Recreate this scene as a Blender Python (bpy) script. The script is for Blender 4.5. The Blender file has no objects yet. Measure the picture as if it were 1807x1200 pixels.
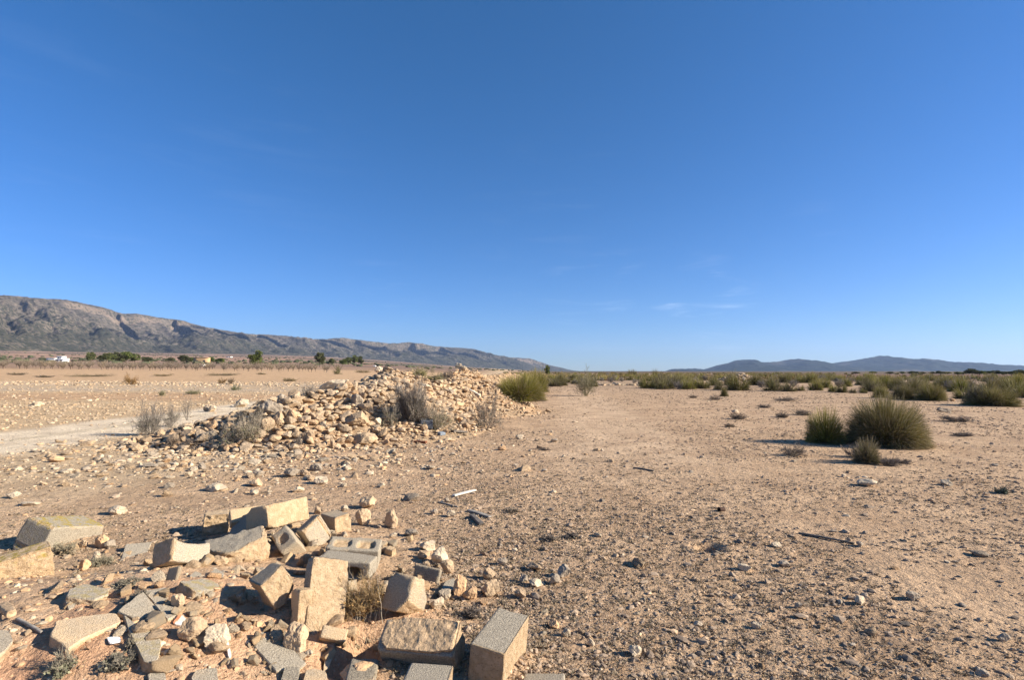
import bpy, math, random
import numpy as np
from mathutils import Quaternion, Matrix, Vector

random.seed(7)
RNG = np.random.default_rng(11)
R = math.radians
scene = bpy.context.scene
COL = scene.collection
PI = math.pi

# ------------------------------------------------------------------ numbers
CAMH = 1.65
F = 920.0
CX, CY = 903.5, 600.0
PITCH = math.atan(55 / 920.0)
FW = np.array([0, math.cos(PITCH), math.sin(PITCH)])
UP = np.array([0, -math.sin(PITCH), math.cos(PITCH)])
EYE = np.array([0, 0, CAMH])
SUN_EL, SUN_AZ = 24.5, 98.0          # azimuth clockwise from the +Y view direction
SUN_STR, SKY_STR, SKY_DUST, SKY_OZ, SKY_SAT, EXPO, HAZE = 5.0, .080, .0, 3.0, 1.22, 1.12, 4e-5


def ray(px, py):
    return FW + np.array([1.0, 0, 0]) * (px - CX) / F - UP * (py - CY) / F


def to_px(p):
    q = np.asarray(p, float) - EYE
    d = q @ FW
    return CX + F * q[..., 0] / d, CY - F * (q @ UP) / d, d


def sm(a, b, x):
    t = np.clip((np.asarray(x, float) - a) / (b - a), 0, 1)
    return t * t * (3 - 2 * t)


# ------------------------------------------------------------------ noise
def _h(ix, iy, iz, s):
    with np.errstate(over='ignore'):
        h = (ix.astype(np.int64) * 374761393 + iy.astype(np.int64) * 668265263 + iz.astype(np.int64) * 2147483647 + s * 1274126177) & 0xffffffff
        h = ((h ^ (h >> 13)) * 1274126177) & 0xffffffff
        h = ((h ^ (h >> 16)) * 668265263) & 0xffffffff
        h ^= h >> 15
    return h.astype(np.float64) / 4294967295.0


def vnoise(p, s=0):
    p = np.asarray(p, float)
    i = np.floor(p).astype(np.int64)
    f = p - i
    u = f * f * f * (f * (f * 6 - 15) + 10)
    r = 0
    for dx in (0, 1):
        wx = u[..., 0] if dx else 1 - u[..., 0]
        for dy in (0, 1):
            wy = u[..., 1] if dy else 1 - u[..., 1]
            for dz in (0, 1):
                wz = u[..., 2] if dz else 1 - u[..., 2]
                r = r + wx * wy * wz * _h(i[..., 0] + dx, i[..., 1] + dy, i[..., 2] + dz, s)
    return r * 2 - 1


def fbm(p, oct=4, s=0, gain=0.5):
    p = np.asarray(p, float)
    r, a, t = 0, 1.0, 0
    for k in range(oct):
        r = r + a * vnoise(p * (2.03 ** k) + 17.3 * k, s + k)
        t += a
        a *= gain
    return r / t


def n2(x, y, sc, oct=3, s=0):
    x, y = np.broadcast_arrays(np.asarray(x, float), np.asarray(y, float))
    return fbm(np.stack([x * sc, y * sc, np.zeros_like(x) + 0.37], -1), oct, s)


# ------------------------------------------------------------------ terrain
def mound(x, y):
    d = np.sqrt(((x + 2.35) / np.where(np.asarray(x) < -2.35, 2.6, 1.4)) ** 2 + ((y - 3.15) / 1.3) ** 2)
    d2 = np.sqrt(((x + 1.9) / 1.5) ** 2 + ((y - 4.7) / 0.9) ** 2)
    return 0.29 * sm(1.15, 0.15, d) + 0.05 * sm(1.1, 0.2, d2)


def left_rise(x, y):
    az = np.arctan2(x, y)
    s = sm(0.12, -0.46, az) * sm(-3.1, -2.0, az)
    r = np.minimum(np.hypot(x, y), 4500)
    return 0.032 * s * r * r / (r + 450.0)


HEAP = [(-7.9, 12.3, .18, 1.0), (-6.4, 12.4, .55, 1.8), (-5.2, 12.7, 1.10, 2.3), (-3.9, 14.6, 1.12, 3.2), (-4.2, 17.6, 1.72, 3.0),
        (-2.9, 19.4, 1.42, 2.9), (-2.0, 21.2, 1.70, 3.2), (-1.5, 26, 1.36, 2.3), (-.7, 34, 1.42, 2.2), (.6, 45, 1.32, 2.2)]


def heap_raw(x, y):
    x = np.asarray(x, float); y = np.asarray(y, float)
    best = np.zeros(np.broadcast(x, y).shape)
    for (ax, ay, ah, aw), (bx, by, bh, bw) in zip(HEAP[:-1], HEAP[1:]):
        dx, dy = bx - ax, by - ay
        t = np.clip(((x - ax) * dx + (y - ay) * dy) / (dx * dx + dy * dy), 0, 1)
        d = np.hypot(x - ax - t * dx, y - ay - t * dy)
        h, w = ah + (bh - ah) * t, aw + (bw - aw) * t
        q = np.clip(1 - d / w, 0, 1)
        best = np.maximum(best, h * (0.72 * q + 0.28 * sm(0, 1, q)))
    return best


def heap(x, y):
    b = heap_raw(x, y)
    return b * (1 + 0.22 * n2(x, y, .8, 3, 5)) + sm(0, .15, b) * 0.05 * n2(x, y, 2.5, 2, 9)


HOLES = [(1250, 968, .16, .09), (620, 1168, .20, .14), (648, 1150, .16, .12), (450, 1062, .17, .07)]
HOLE_XY = []
# soil and dust banked against the bigger blocks
BANK = [(-0.5, 3.0), (-1.17, 3.36), (-1.47, 3.31), (-2.26, 4.42), (-2.2, 5.0), (-1.93, 4.66), (-1.8, 4.85), (-1.77, 5.36), (-1.26, 4.1), (-1.3, 4.4), (-.7, 3.58), (-.66, 4.1), (-2.47, 4.0), (-4.35, 5.13), (-3.8, 4.1), (-1.93, 3.3), (-.07, 2.98)]


def gz0(x, y):
    x = np.asarray(x, float); y = np.asarray(y, float)
    r = np.hypot(x, y)
    near = np.clip(40 / (r + 1), 0, 1)
    z = 0.035 * n2(x, y, .22, 3, 1) * sm(4, 12, r) + 0.012 * n2(x, y, 1.7, 2, 2) * near
    z = z + mound(x, y) + left_rise(x, y)
    z = z + mound(x, y) * 0.12 * n2(x, y, 3.5, 3, 3)
    z = z + sm(150, 1500, r) * 1.6 * n2(x, y, .004, 3, 8)
    return z


def gz(x, y):
    z = gz0(x, y)
    for hx, hy, hr, hd in HOLE_XY:
        d = np.hypot(x - hx, y - hy) / hr
        z = z - hd * sm(1, .25, d) + 0.15 * hd * np.exp(-((d - 1.25) / .25) ** 2)
    return z


_gz_plain = gz


def gz(x, y):
    x = np.asarray(x, float); y = np.asarray(y, float)
    z = _gz_plain(x, y)
    if np.size(x) > 1 and (np.hypot(x, y).min() > 8): return z
    b = 0 * z
    for bx0, by0 in BANK:
        b = np.maximum(b, np.exp(-(np.hypot(x - bx0, y - by0) / .23) ** 2))
    return z + b * (.045 + .02 * n2(x, y, 6, 2, 51))


def surf(x, y):
    return gz(x, y) + heap(x, y)


TT = np.geomspace(1.6, 6000, 5200)


def hit(px, py, on_heap=True):
    d = ray(px, py)
    P = EYE + TT[:, None] * d
    z = surf(P[:, 0], P[:, 1]) if on_heap else gz(P[:, 0], P[:, 1])
    k = np.argmax(P[:, 2] < z)
    if P[k, 2] >= z[k]:
        k = len(TT) - 1
    return P[k, 0], P[k, 1], float(z[k])


for hpx, hpy, hr, hd in HOLES:
    a = hit(hpx, hpy)
    HOLE_XY.append((a[0], a[1], hr, hd))

# ------------------------------------------------------------------ scene bookkeeping


def tag(o, label=None, cat=None, group=None, kind=None):
    if label: o['label'] = label
    if cat: o['category'] = cat
    if group: o['group'] = group
    if kind or cat: o['kind'] = kind or 'thing'
    return o


def link(o, parent=None):
    COL.objects.link(o)
    if parent is not None:
        o.parent = parent
    return o


def np_mesh(name, verts, faces, mat=None, smooth=False, cols=None, attrs=None):
    """faces: (n,k) int array, or a list of such arrays."""
    if not isinstance(faces, (list, tuple)):
        faces = [faces]
    faces = [np.asarray(f, np.int32) for f in faces if len(f)]
    verts = np.asarray(verts, np.float32)
    me = bpy.data.meshes.new(name)
    nl = sum(f.size for f in faces)
    nf = sum(len(f) for f in faces)
    me.vertices.add(len(verts)); me.vertices.foreach_set('co', verts.ravel())
    me.loops.add(nl); me.loops.foreach_set('vertex_index', np.concatenate([f.ravel() for f in faces]))
    me.polygons.add(nf)
    tot = np.concatenate([np.full(len(f), f.shape[1], np.int32) for f in faces])
    st = np.concatenate([[0], np.cumsum(tot)[:-1]]).astype(np.int32)
    me.polygons.foreach_set('loop_start', st)
    me.polygons.foreach_set('loop_total', tot)
    me.polygons.foreach_set('use_smooth', np.full(nf, smooth, bool))
    me.update(calc_edges=True)
    if cols is not None:
        c = np.ones((len(verts), 4), np.float32); c[:, :3] = cols
        a = me.attributes.new('tint', 'FLOAT_COLOR', 'POINT'); a.data.foreach_set('color', c.ravel())
    for k, v in (attrs or {}).items():
        a = me.attributes.new(k, 'FLOAT', 'POINT'); a.data.foreach_set('value', np.asarray(v, np.float32))
    if mat: me.materials.append(mat)
    return me


def obj(name, me, parent=None, loc=None):
    o = bpy.data.objects.new(name, me)
    link(o, parent)
    if loc is not None: o.location = loc
    return o


def empty(name, loc=(0, 0, 0), rz=0):
    o = bpy.data.objects.new(name, None)
    o.empty_display_size = .1
    link(o); o.location = loc; o.rotation_euler = (0, 0, rz)
    return o


def dup(o, loc=None, rot=None, scale=None):
    c = o.copy(); COL.objects.link(c)
    for ch in o.children:
        k = ch.copy(); COL.objects.link(k); k.parent = c
    for key in ('label', 'group'):
        if key in c: del c[key]
    if loc is not None: c.location = loc
    if rot is not None: c.rotation_euler = rot
    if scale is not None: c.scale = scale
    return c


# ------------------------------------------------------------------ materials
class NT:
    def __init__(s, tree):
        s.t = tree
        tree.nodes.clear()

    def n(s, ty, ins=None, **kw):
        nd = s.t.nodes.new(ty)
        for k, v in kw.items():
            setattr(nd, k, v)
        for k, v in (ins or {}).items():
            s.set(nd, k, v)
        return nd

    def set(s, nd, k, v):
        sock = nd.inputs[k]
        if isinstance(v, bpy.types.NodeSocket):
            s.t.links.new(v, sock)
        elif isinstance(v, (tuple, list)) and len(v) == 3 and sock.type == 'RGBA':
            sock.default_value = (*v, 1)
        else:
            sock.default_value = v

    def math(s, op, a, b=0.0, clamp=False):
        return s.n('ShaderNodeMath', {0: a, 1: b}, operation=op, use_clamp=clamp).outputs[0]

    def mix(s, f, a, b, mode='MIX'):
        nd = s.n('ShaderNodeMix', data_type='RGBA', blend_type=mode)
        s.set(nd, 0, f); s.set(nd, 6, a); s.set(nd, 7, b)
        return nd.outputs[2]

    def ramp(s, f, a, b, lo=0.0, hi=1.0):
        return s.n('ShaderNodeMapRange', {0: f, 1: a, 2: b, 3: lo, 4: hi}, clamp=True, interpolation_type='SMOOTHSTEP').outputs[0]

    def noise(s, vec, sc, det=4.0, rough=0.55, dist=0.0):
        return s.n('ShaderNodeTexNoise', {'Vector': vec, 'Scale': sc, 'Detail': det, 'Roughness': rough, 'Distortion': dist}).outputs[0]

    def voro(s, vec, sc, out=0, feat='F1'):
        return s.n('ShaderNodeTexVoronoi', {'Vector': vec, 'Scale': sc}, feature=feat).outputs[out]

    def attr(s, name, ty='GEOMETRY', out=0):
        return s.n('ShaderNodeAttribute', attribute_name=name, attribute_type=ty).outputs[out]

    def bump(s, h, st=0.5, dist=0.01, nrm=None):
        ins = {'Height': h, 'Strength': st, 'Distance': dist}
        if nrm is not None: ins['Normal'] = nrm
        return s.n('ShaderNodeBump', ins).outputs[0]

    def pos(s):
        return s.n('ShaderNodeTexCoord').outputs['Object']

    def out(s, col, rough=0.9, nrm=None, spec=0.2, trans=None):
        ins = {'Base Color': col, 'Roughness': rough, 'Specular IOR Level': spec}
        if nrm is not None: ins['Normal'] = nrm
        sh = s.n('ShaderNodeBsdfPrincipled', ins).outputs[0]
        if trans is not None:
            tr = s.n('ShaderNodeBsdfTranslucent', {'Color': col}).outputs[0]
            sh = s.n('ShaderNodeMixShader', {0: trans, 1: sh, 2: tr}).outputs[0]
        s.n('ShaderNodeOutputMaterial', {'Surface': sh})


def new_mat(name):
    m = bpy.data.materials.new(name)
    m.use_nodes = True
    return m, NT(m.node_tree)


MATS = {}


def build_mats():
    # ---- ground
    m, t = new_mat('soil'); MATS['ground'] = m
    p = t.pos()
    soil = t.attr('tint')
    cover = t.attr('cover', out=2)
    stony = t.attr('stony', out=2)
    a = t.noise(p, 1.1, 5, .6)
    c = t.mix(t.ramp(a, .35, .65), t.mix(1, soil, (.84, .80, .76), 'MULTIPLY'), t.mix(1, soil, (1.12, 1.10, 1.06), 'MULTIPLY'))
    fine = t.noise(p, 55, 4, .65)
    c = t.mix(t.ramp(fine, .38, .62, 0, .55), c, t.mix(1, c, (.72, .68, .64), 'MULTIPLY'))
    # small dead plants and dark crumbs, in drifts
    drift = t.noise(p, .55, 4, .6)
    spk = t.noise(p, 17, 3, .7, .6)
    thr = t.math('MULTIPLY', t.ramp(spk, .52, .64), t.ramp(drift, .36, .62, .25, 1))
    c = t.mix(t.math('MULTIPLY', t.math('MULTIPLY', thr, cover), .62, True), c, (.135, .105, .078))
    spk2 = t.noise(p, 5, 4, .7, .8)
    c = t.mix(t.math('MULTIPLY', t.math('MULTIPLY', t.ramp(spk2, .54, .66), cover), .6, True), c, (.20, .15, .105))
    # pale chips
    v = t.n('ShaderNodeTexVoronoi', {'Vector': p, 'Scale': 26.0})
    chip = t.math('LESS_THAN', v.outputs[0], .17)
    vr = t.n('ShaderNodeSeparateColor', {0: v.outputs[1]}).outputs[0]
    chip = t.math('MULTIPLY', chip, t.math('GREATER_THAN', vr, t.math('SUBTRACT', .86, t.math('MULTIPLY', stony, .5))))
    c = t.mix(chip, c, (.60, .47, .32))
    h = t.math('ADD', t.math('MULTIPLY', t.noise(p, 9, 6, .65), 1.0), t.math('MULTIPLY', t.noise(p, 48, 4, .7), .35))
    h = t.math('ADD', h, t.math('MULTIPLY', chip, .25))
    t.out(c, .95, t.bump(h, 1.0, .07), .1)

    # ---- rock (own random) and scattered stones (tint attribute)
    for nm, src in (('rock', 'obj'), ('rubble', 'tint')):
        m, t = new_mat(nm + '_stone'); MATS[nm] = m
        p = t.pos()
        if src == 'obj':
            base = t.attr('col', 'OBJECT', 0)
            off = t.n('ShaderNodeCombineXYZ', {0: t.math('MULTIPLY', t.n('ShaderNodeObjectInfo').outputs['Random'], 57.0)}).outputs[0]
            p2 = t.n('ShaderNodeVectorMath', {0: p, 1: off}, operation='ADD').outputs[0]
        else:
            base = t.attr('tint'); p2 = p
        sc = 3.0 if src == 'obj' else 7.0
        nz = t.noise(p2, sc, 6, .62)
        c = t.mix(t.ramp(nz, .36, .64), t.mix(1, base, (.70, .68, .66), 'MULTIPLY'), t.mix(1, base, (1.12, 1.08, 1.02), 'MULTIPLY'))
        pit = t.noise(p2, sc * 7, 4, .7)
        c = t.mix(t.ramp(pit, .60, .74, 0, .6), c, t.mix(1, c, (.45, .42, .40), 'MULTIPLY'))
        h = t.math('ADD', t.noise(p2, sc * 2.2, 6, .65), t.math('MULTIPLY', pit, .35))
        t.out(c, .92, t.bump(h, .8, .03 if src == 'obj' else .012), .15)

    m, t = new_mat('crumb'); MATS['litter'] = m
    t.out(t.attr('tint'), .95, None, .1)

    # ---- concrete
    m, t = new_mat('concrete'); MATS['concrete'] = m
    p = t.pos()
    off = t.n('ShaderNodeCombineXYZ', {0: t.math('MULTIPLY', t.n('ShaderNodeObjectInfo').outputs['Random'], 31.0)}).outputs[0]
    p = t.n('ShaderNodeVectorMath', {0: p, 1: off}, operation='ADD').outputs[0]
    dirt = t.attr('dirt', 'OBJECT', 2); lich = t.attr('lichen', 'OBJECT', 2); tone = t.attr('tone', 'OBJECT', 2)
    broken = t.attr('broken', out=2)
    big = t.noise(p, 3.5, 6, .72)
    grit = t.noise(p, 160, 3, .75)
    grey = t.mix(t.ramp(grit, .36, .64), (.215, .18, .132), (.46, .39, .285))
    grey = t.mix(t.ramp(t.noise(p, 300, 2, .6), .60, .70, 0, .7), grey, (.70, .61, .47))
    tan = t.mix(t.ramp(grit, .3, .7), (.50, .335, .18), (.66, .475, .28))
    dm = t.math('MULTIPLY', t.ramp(t.math('ADD', big, t.math('SUBTRACT', dirt, .5)), .25, .85), 1.0, True)
    c = t.mix(dm, grey, tan)
    rough_c = t.mix(t.ramp(t.noise(p, 28, 5, .7), .38, .64), (.51, .345, .19), (.66, .475, .285))
    rough_c = t.mix(t.ramp(t.voro(p, 75), .30, .12, 0, .75), rough_c, (.24, .16, .09))
    rough_c = t.mix(t.ramp(grit, .58, .70, 0, .5), rough_c, (.66, .56, .43))
    c = t.mix(t.ramp(t.noise(p, 14, 6, .75), .58, .78, 0, .28), c, (.30, .225, .145))
    c = t.mix(broken, c, rough_c)
    ln = t.ramp(t.noise(p, 22, 5, .7), .46, .60)
    upz = t.n('ShaderNodeSeparateXYZ', {0: t.n('ShaderNodeNewGeometry').outputs['Normal']}).outputs[2]
    lm = t.math('MULTIPLY', t.math('MULTIPLY', ln, lich), t.ramp(upz, .1, .6), True)
    c = t.mix(lm, c, (.36, .26, .055))
    c = t.mix(t.math('MULTIPLY', t.ramp(t.noise(p, 75, 3, .6), .60, .72), t.math('MULTIPLY', lich, .7)), c, (.09, .085, .05))
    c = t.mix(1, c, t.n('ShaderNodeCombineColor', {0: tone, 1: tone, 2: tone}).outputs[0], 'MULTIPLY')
    h = t.math('ADD', t.math('MULTIPLY', t.noise(p, 130, 3, .7), .55), t.math('MULTIPLY', t.noise(p, 48, 6, .78), t.math('ADD', .35, t.math('MULTIPLY', broken, 1.6))))
    t.out(c, .95, t.bump(h, .9, .016), .1)

    # ---- vegetation: colour from the vertex attribute
    HUES = {'blade': (.480, .502), 'twig': (.497, .506), 'leaf': (.485, .51)}
    for nm, tr in (('blade', .2), ('twig', None), ('leaf', .2)):
        m, t = new_mat('plant_' + nm); MATS[nm] = m
        c = t.attr('tint')
        rnd = t.n('ShaderNodeObjectInfo').outputs['Random']
        hs = t.n('ShaderNodeHueSaturation', {'Hue': t.ramp(rnd, 0, 1, *HUES[nm]), 'Saturation': t.ramp(rnd, 0, 1, .85, 1.1), 'Value': t.ramp(rnd, 0, 1, .8, 1.2), 'Color': c}).outputs[0]
        t.out(hs, .75 if nm == 'blade' else .9, None, .15, tr)

    # ---- plain tinted surfaces with a little wear
    def plain(name, col, rough=.8, sc=20, var=.25, bst=.4, bd=.006):
        m, t = new_mat(name); MATS[name] = m
        p = t.pos()
        nz = t.noise(p, sc, 5, .65)
        c = t.mix(t.ramp(nz, .35, .65), tuple(x * (1 - var) for x in col), tuple(min(.9, x * (1 + var * .6)) for x in col))
        t.out(c, rough, t.bump(nz, bst, bd), .2)
    plain('white_wall', (.78, .75, .70), .8, .3, .06)
    plain('tan_wall', (.52, .33, .17), .9, .3, .2)
    plain('roof_tile', (.42, .22, .14), .9, .4, .2)
    plain('dark_opening', (.05, .05, .055), .5, .4, .1)
    plain('weathered_wood', (.30, .26, .21), .9, 30, .35)
    plain('dark_wood', (.16, .135, .11), .9, 30, .35)
    plain('bleached_wood', (.66, .58, .46), .8, 30, .15)
    plain('white_tile', (.80, .79, .76), .35, 12, .05)
    plain('red_clay', (.50, .20, .10), .85, 30, .2)
    plain('rust', (.20, .08, .04), .9, 40, .4)
    plain('dark_rust', (.07, .04, .028), .9, 40, .4)
    plain('plastic_grey', (.09, .10, .115), .6, 30, .15)
    plain('mortar', (.50, .345, .20), .95, 45, .35, 1.0, .012)
    plain('pale_plaster', (.66, .58, .48), .9, 20, .15)
    plain('blue_plastic', (.22, .25, .28), .5, 20, .15)
    plain('bark', (.15, .11, .08), .95, 8, .3)

    # ---- mountains
    m, t = new_mat('mountain'); MATS['mountain'] = m
    p = t.n('ShaderNodeNewGeometry').outputs['Position']
    g = t.n('ShaderNodeNewGeometry')
    nz = t.n('ShaderNodeSeparateXYZ', {0: g.outputs['Normal']}).outputs[2]
    veg = t.attr('veg', out=2); cliff = t.attr('cliff', out=2)
    big = t.noise(p, .0035, 6, .62)
    mid = t.noise(p, .014, 6, .68)
    fine = t.noise(p, .05, 4, .7)
    rock = t.mix(t.ramp(mid, .32, .68), (.145, .119, .091), (.25, .202, .153))
    rock = t.mix(t.ramp(t.noise(p, .006, 6, .75), .58, .68, 0, .75), rock, (.285, .228, .168))
    rock = t.mix(t.math('MULTIPLY', cliff, t.ramp(fine, .4, .6, .25, .9)), rock, (.29, .215, .155))
    patch = t.noise(p, .009, 6, .72)
    vm = t.math('ADD', veg, t.math('MULTIPLY', t.math('SUBTRACT', patch, .5), 2.2))
    dots = t.math('MULTIPLY', t.ramp(t.voro(p, .04), .62, .30), t.ramp(vm, -.35, .35))
    dots = t.math('MAXIMUM', dots, t.math('MULTIPLY', t.ramp(fine, .47, .58), t.ramp(vm, -.1, .5)))
    dens = t.math('MAXIMUM', t.math('MULTIPLY', dots, .95), t.math('MULTIPLY', t.ramp(vm, .55, 1.0), t.ramp(fine, .3, .6, .45, .95)))
    c = t.mix(dens, rock, t.mix(mid, (.034, .038, .024), (.066, .068, .042)))
    t.out(c, 1, t.bump(t.math('ADD', mid, t.math('MULTIPLY', fine, .5)), 1.0, 30), 0)

    m, t = new_mat('wooded_hill'); MATS['hill'] = m
    p = t.n('ShaderNodeNewGeometry').outputs['Position']
    mid = t.noise(p, .006, 7, .7)
    c = t.mix(t.ramp(mid, .35, .62), (.010, .018, .015), (.030, .034, .026))
    c = t.mix(t.ramp(t.noise(p, .0016, 5, .6), .56, .7, 0, .7), c, (.15, .115, .075))
    t.out(c, 1, t.bump(t.voro(p, .05), .5, 10), 0)


build_mats()

# ------------------------------------------------------------------ shape builders
_ico = {}


def ico(n):
    if n not in _ico:
        import bmesh
        bm = bmesh.new()
        bmesh.ops.create_icosphere(bm, subdivisions=n, radius=1)
        v = np.array([q.co[:] for q in bm.verts]); f = np.array([[w.index for w in q.verts] for q in bm.faces])
        bm.free(); _ico[n] = (v, f)
    return _ico[n]


def rock_verts(n, seed, planes=11, noise=.10, flat=1.0):
    rng = np.random.default_rng(seed)
    v, f = ico(n)
    nn = rng.normal(size=(planes, 3)); nn /= np.linalg.norm(nn, axis=1)[:, None]
    d = rng.uniform(.50, .95, planes)
    dot = v @ nn.T + .05 * fbm(v * 2.3 + seed * 1.3, 3, seed % 61)[:, None]
    r = np.where(dot > 1e-3, d / np.maximum(dot, 1e-3), 9)
    rr = np.minimum(r.min(1), 1.08)
    rr = rr * (1 + noise * fbm(v * 1.5 + seed, 3, seed % 97) + .45 * noise * fbm(v * 5 + seed, 3, seed % 89))
    w = v * rr[:, None]
    w[:, 2] *= flat
    w /= np.abs(w).max()
    return w, f


def scatter_mesh(name, protos, idx, loc, size, rz, tilt, sq, mat, cols, smooth=False):
    V, Fs, C, off = [], [], [], 0
    for k, (pv, pf) in enumerate(protos):
        s = np.where(idx == k)[0]
        if not len(s): continue
        n = len(s)
        c, sn = np.cos(rz[s]), np.sin(rz[s])
        P = pv[None] * (size[s, None, None] * sq[s][:, None, :])
        ct, st = np.cos(tilt[s])[:, None], np.sin(tilt[s])[:, None]
        y = P[..., 1] * ct - P[..., 2] * st; z = P[..., 1] * st + P[..., 2] * ct
        x = P[..., 0]
        X = np.stack([x * c[:, None] - y * sn[:, None], x * sn[:, None] + y * c[:, None], z], -1) + loc[s][:, None, :]
        V.append(X.reshape(-1, 3))
        Fs.append((pf[None] + (np.arange(n) * len(pv))[:, None, None] + off).reshape(-1, 3))
        C.append(np.repeat(cols[s], len(pv), 0))
        off += n * len(pv)
    return np_mesh(name, np.concatenate(V), np.concatenate(Fs), mat, smooth, np.concatenate(C))


def box_grid(dims, step):
    n = [max(2, int(round(d / step))) for d in dims]
    V, Q = [], []
    off = 0
    for ax in range(3):
        u, w = (ax + 1) % 3, (ax + 2) % 3
        for sg in (-1, 1):
            a, b = np.meshgrid(np.linspace(-1, 1, n[u] + 1), np.linspace(-1, 1, n[w] + 1), indexing='ij')
            P = np.zeros((a.size, 3)); P[:, ax] = sg; P[:, u] = a.ravel(); P[:, w] = b.ravel()
            i = np.arange(n[u])[:, None] * (n[w] + 1) + np.arange(n[w])[None]
            q = np.stack([i, i + n[w] + 1, i + n[w] + 2, i + 1], -1).reshape(-1, 4) + off
            if sg < 0: q = q[:, ::-1]
            V.append(P); Q.append(q); off += len(P)
    V = np.concatenate(V); Q = np.concatenate(Q)
    key = np.round(V, 5)
    _, first, inv = np.unique(key, axis=0, return_index=True, return_inverse=True)
    return V[first], inv.reshape(-1)[Q]


def block_mesh(name, dims, hand=1, seed=1, chip=.5, cuts=(), pits=(), rough=.0, faces=(), sag=None, step=.011, mat=None):
    """A cast block with worn edges. cuts: planes in half-size units that break a piece away; pits: hollows; faces: rough faces (axis, sign, amp)."""
    dims = np.array(dims, float); hd = dims / 2
    N, Q = box_grid(dims, step)
    rq = np.random.default_rng(seed + 1000)
    if chip > .25:
        extra = []
        for _ in range(3):
            s3 = rq.choice([-1, 1], 3); extra.append((*(s3 * rq.uniform(.45, .7, 3)), 0)); extra[-1] = (*extra[-1][:3], np.abs(extra[-1][:3]).sum() * rq.uniform(.80, .93))
        for _ in range(2):
            e3 = np.zeros(3); i2 = rq.choice(3, 2, replace=False); e3[i2] = rq.choice([-1, 1], 2) * rq.uniform(.5, .8, 2); extra.append((*e3, np.abs(e3).sum() * rq.uniform(.90, .97)))
        cuts = tuple(cuts) + tuple(extra)
    chip = min(1.0, chip * 1.35)
    P = N * hd
    nz = fbm(P * 9 + seed * 3.7, 4, seed)
    r0 = min(.012, hd.min() * .3)
    rr = np.clip(r0 * .55 + np.maximum(0, nz - (.35 - .5 * chip)) * .05 * chip * 2, .002, hd.min() * .8)[:, None]
    inner = np.clip(P, -(hd - rr), hd - rr)
    d = P - inner
    L = np.linalg.norm(d, axis=1)[:, None]
    P = inner + np.where(L > 1e-9, d / np.maximum(L, 1e-9) * rr, 0)
    br = np.clip((rr[:, 0] - r0 * 1.6) / .02, 0, 1) * (np.sum(np.abs(N) > .85, axis=1) >= 2) * .8
    for ax, sg, amp in faces:
        on = (N[:, ax] * sg > .999) & (np.sum(np.abs(N) > .999, axis=1) == 1)
        nn = fbm(P * 16 + seed, 5, seed + 5, .6)
        e = np.ones(len(P))
        for o in range(3):
            if o != ax: e = e * sm(1.0, .82, np.abs(N[:, o]))
        P[:, ax] += np.where(on, sg * (nn - .25) * amp * .75 * (0.35 + .65 * e), 0)
        br = np.maximum(br, np.where(N[:, ax] * sg > .999, .9, 0))
    for ax, sg, cu, cv, ru, rv, dep in pits:
        u, w = (ax + 1) % 3, (ax + 2) % 3
        on = N[:, ax] * sg > .999
        e = np.maximum(np.abs((N[:, u] - cu) / ru), np.abs((N[:, w] - cv) / rv))
        e2 = np.hypot((N[:, u] - cu) / ru, (N[:, w] - cv) / rv)
        e = .5 * e + .5 * e2 + .12 * nz
        k = sm(1.0, .72, e) * on
        P[:, ax] -= sg * k * dep * (1 + .4 * fbm(P * 22, 3, seed))
        br = np.maximum(br, k)
    if sag:
        ax, o, k = sag
        P[:, ax] -= np.where(N[:, ax] > 0, k * (1 - N[:, o] ** 2) * N[:, ax], 0)
    for (nx, ny, nz_, dd) in cuts:
        nv = np.array([nx, ny, nz_], float)
        q = (P / hd) @ nv
        lim = dd + .13 * fbm(P * 13 + seed, 5, seed + 9, .6)
        s = np.where(q > lim, lim / np.maximum(q, 1e-6), 1)
        P = P * s[:, None]
        br = np.maximum(br, sm(.995, .95, s))
    if rough:
        nn = P / (np.linalg.norm(P, axis=1)[:, None] + 1e-6)
        P = P + nn * (fbm(P * 14 + seed, 5, seed + 2, .6) * rough)[:, None]
    P = P + N / np.maximum(1, np.abs(N).sum(1))[:, None] * (.0012 * vnoise(P * 160, seed))[:, None]
    if hand < 0:
        P[:, 2] *= -1; Q = Q[:, ::-1]
    return np_mesh(name, P, Q, mat or MATS['concrete'], True, attrs={'broken': br})


def ribbons(pts, width, cols, seed=0):
    """pts (n,k,3) polylines -> tapered flat strips; width (n,) or (n,k); cols (n,k,3)."""
    rng = np.random.default_rng(seed)
    n, k, _ = pts.shape
    d = np.gradient(pts, axis=1)
    d /= np.linalg.norm(d, axis=2, keepdims=True) + 1e-9
    r = rng.normal(size=(n, 1, 3))
    s = np.cross(d, r); s /= np.linalg.norm(s, axis=2, keepdims=True) + 1e-9
    w = width if width.ndim == 2 else width[:, None] * np.linspace(1, .25, k)[None]
    a = pts + s * w[..., None] / 2; b = pts - s * w[..., None] / 2
    V = np.stack([a, b], 2).reshape(-1, 3)
    base = (np.arange(n) * 2 * k)[:, None] + (np.arange(k - 1) * 2)[None]
    q = np.stack([base, base + 1, base + 3, base + 2], -1).reshape(-1, 4)
    return V, q, np.repeat(cols.reshape(-1, 3), 2, 0)


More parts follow.
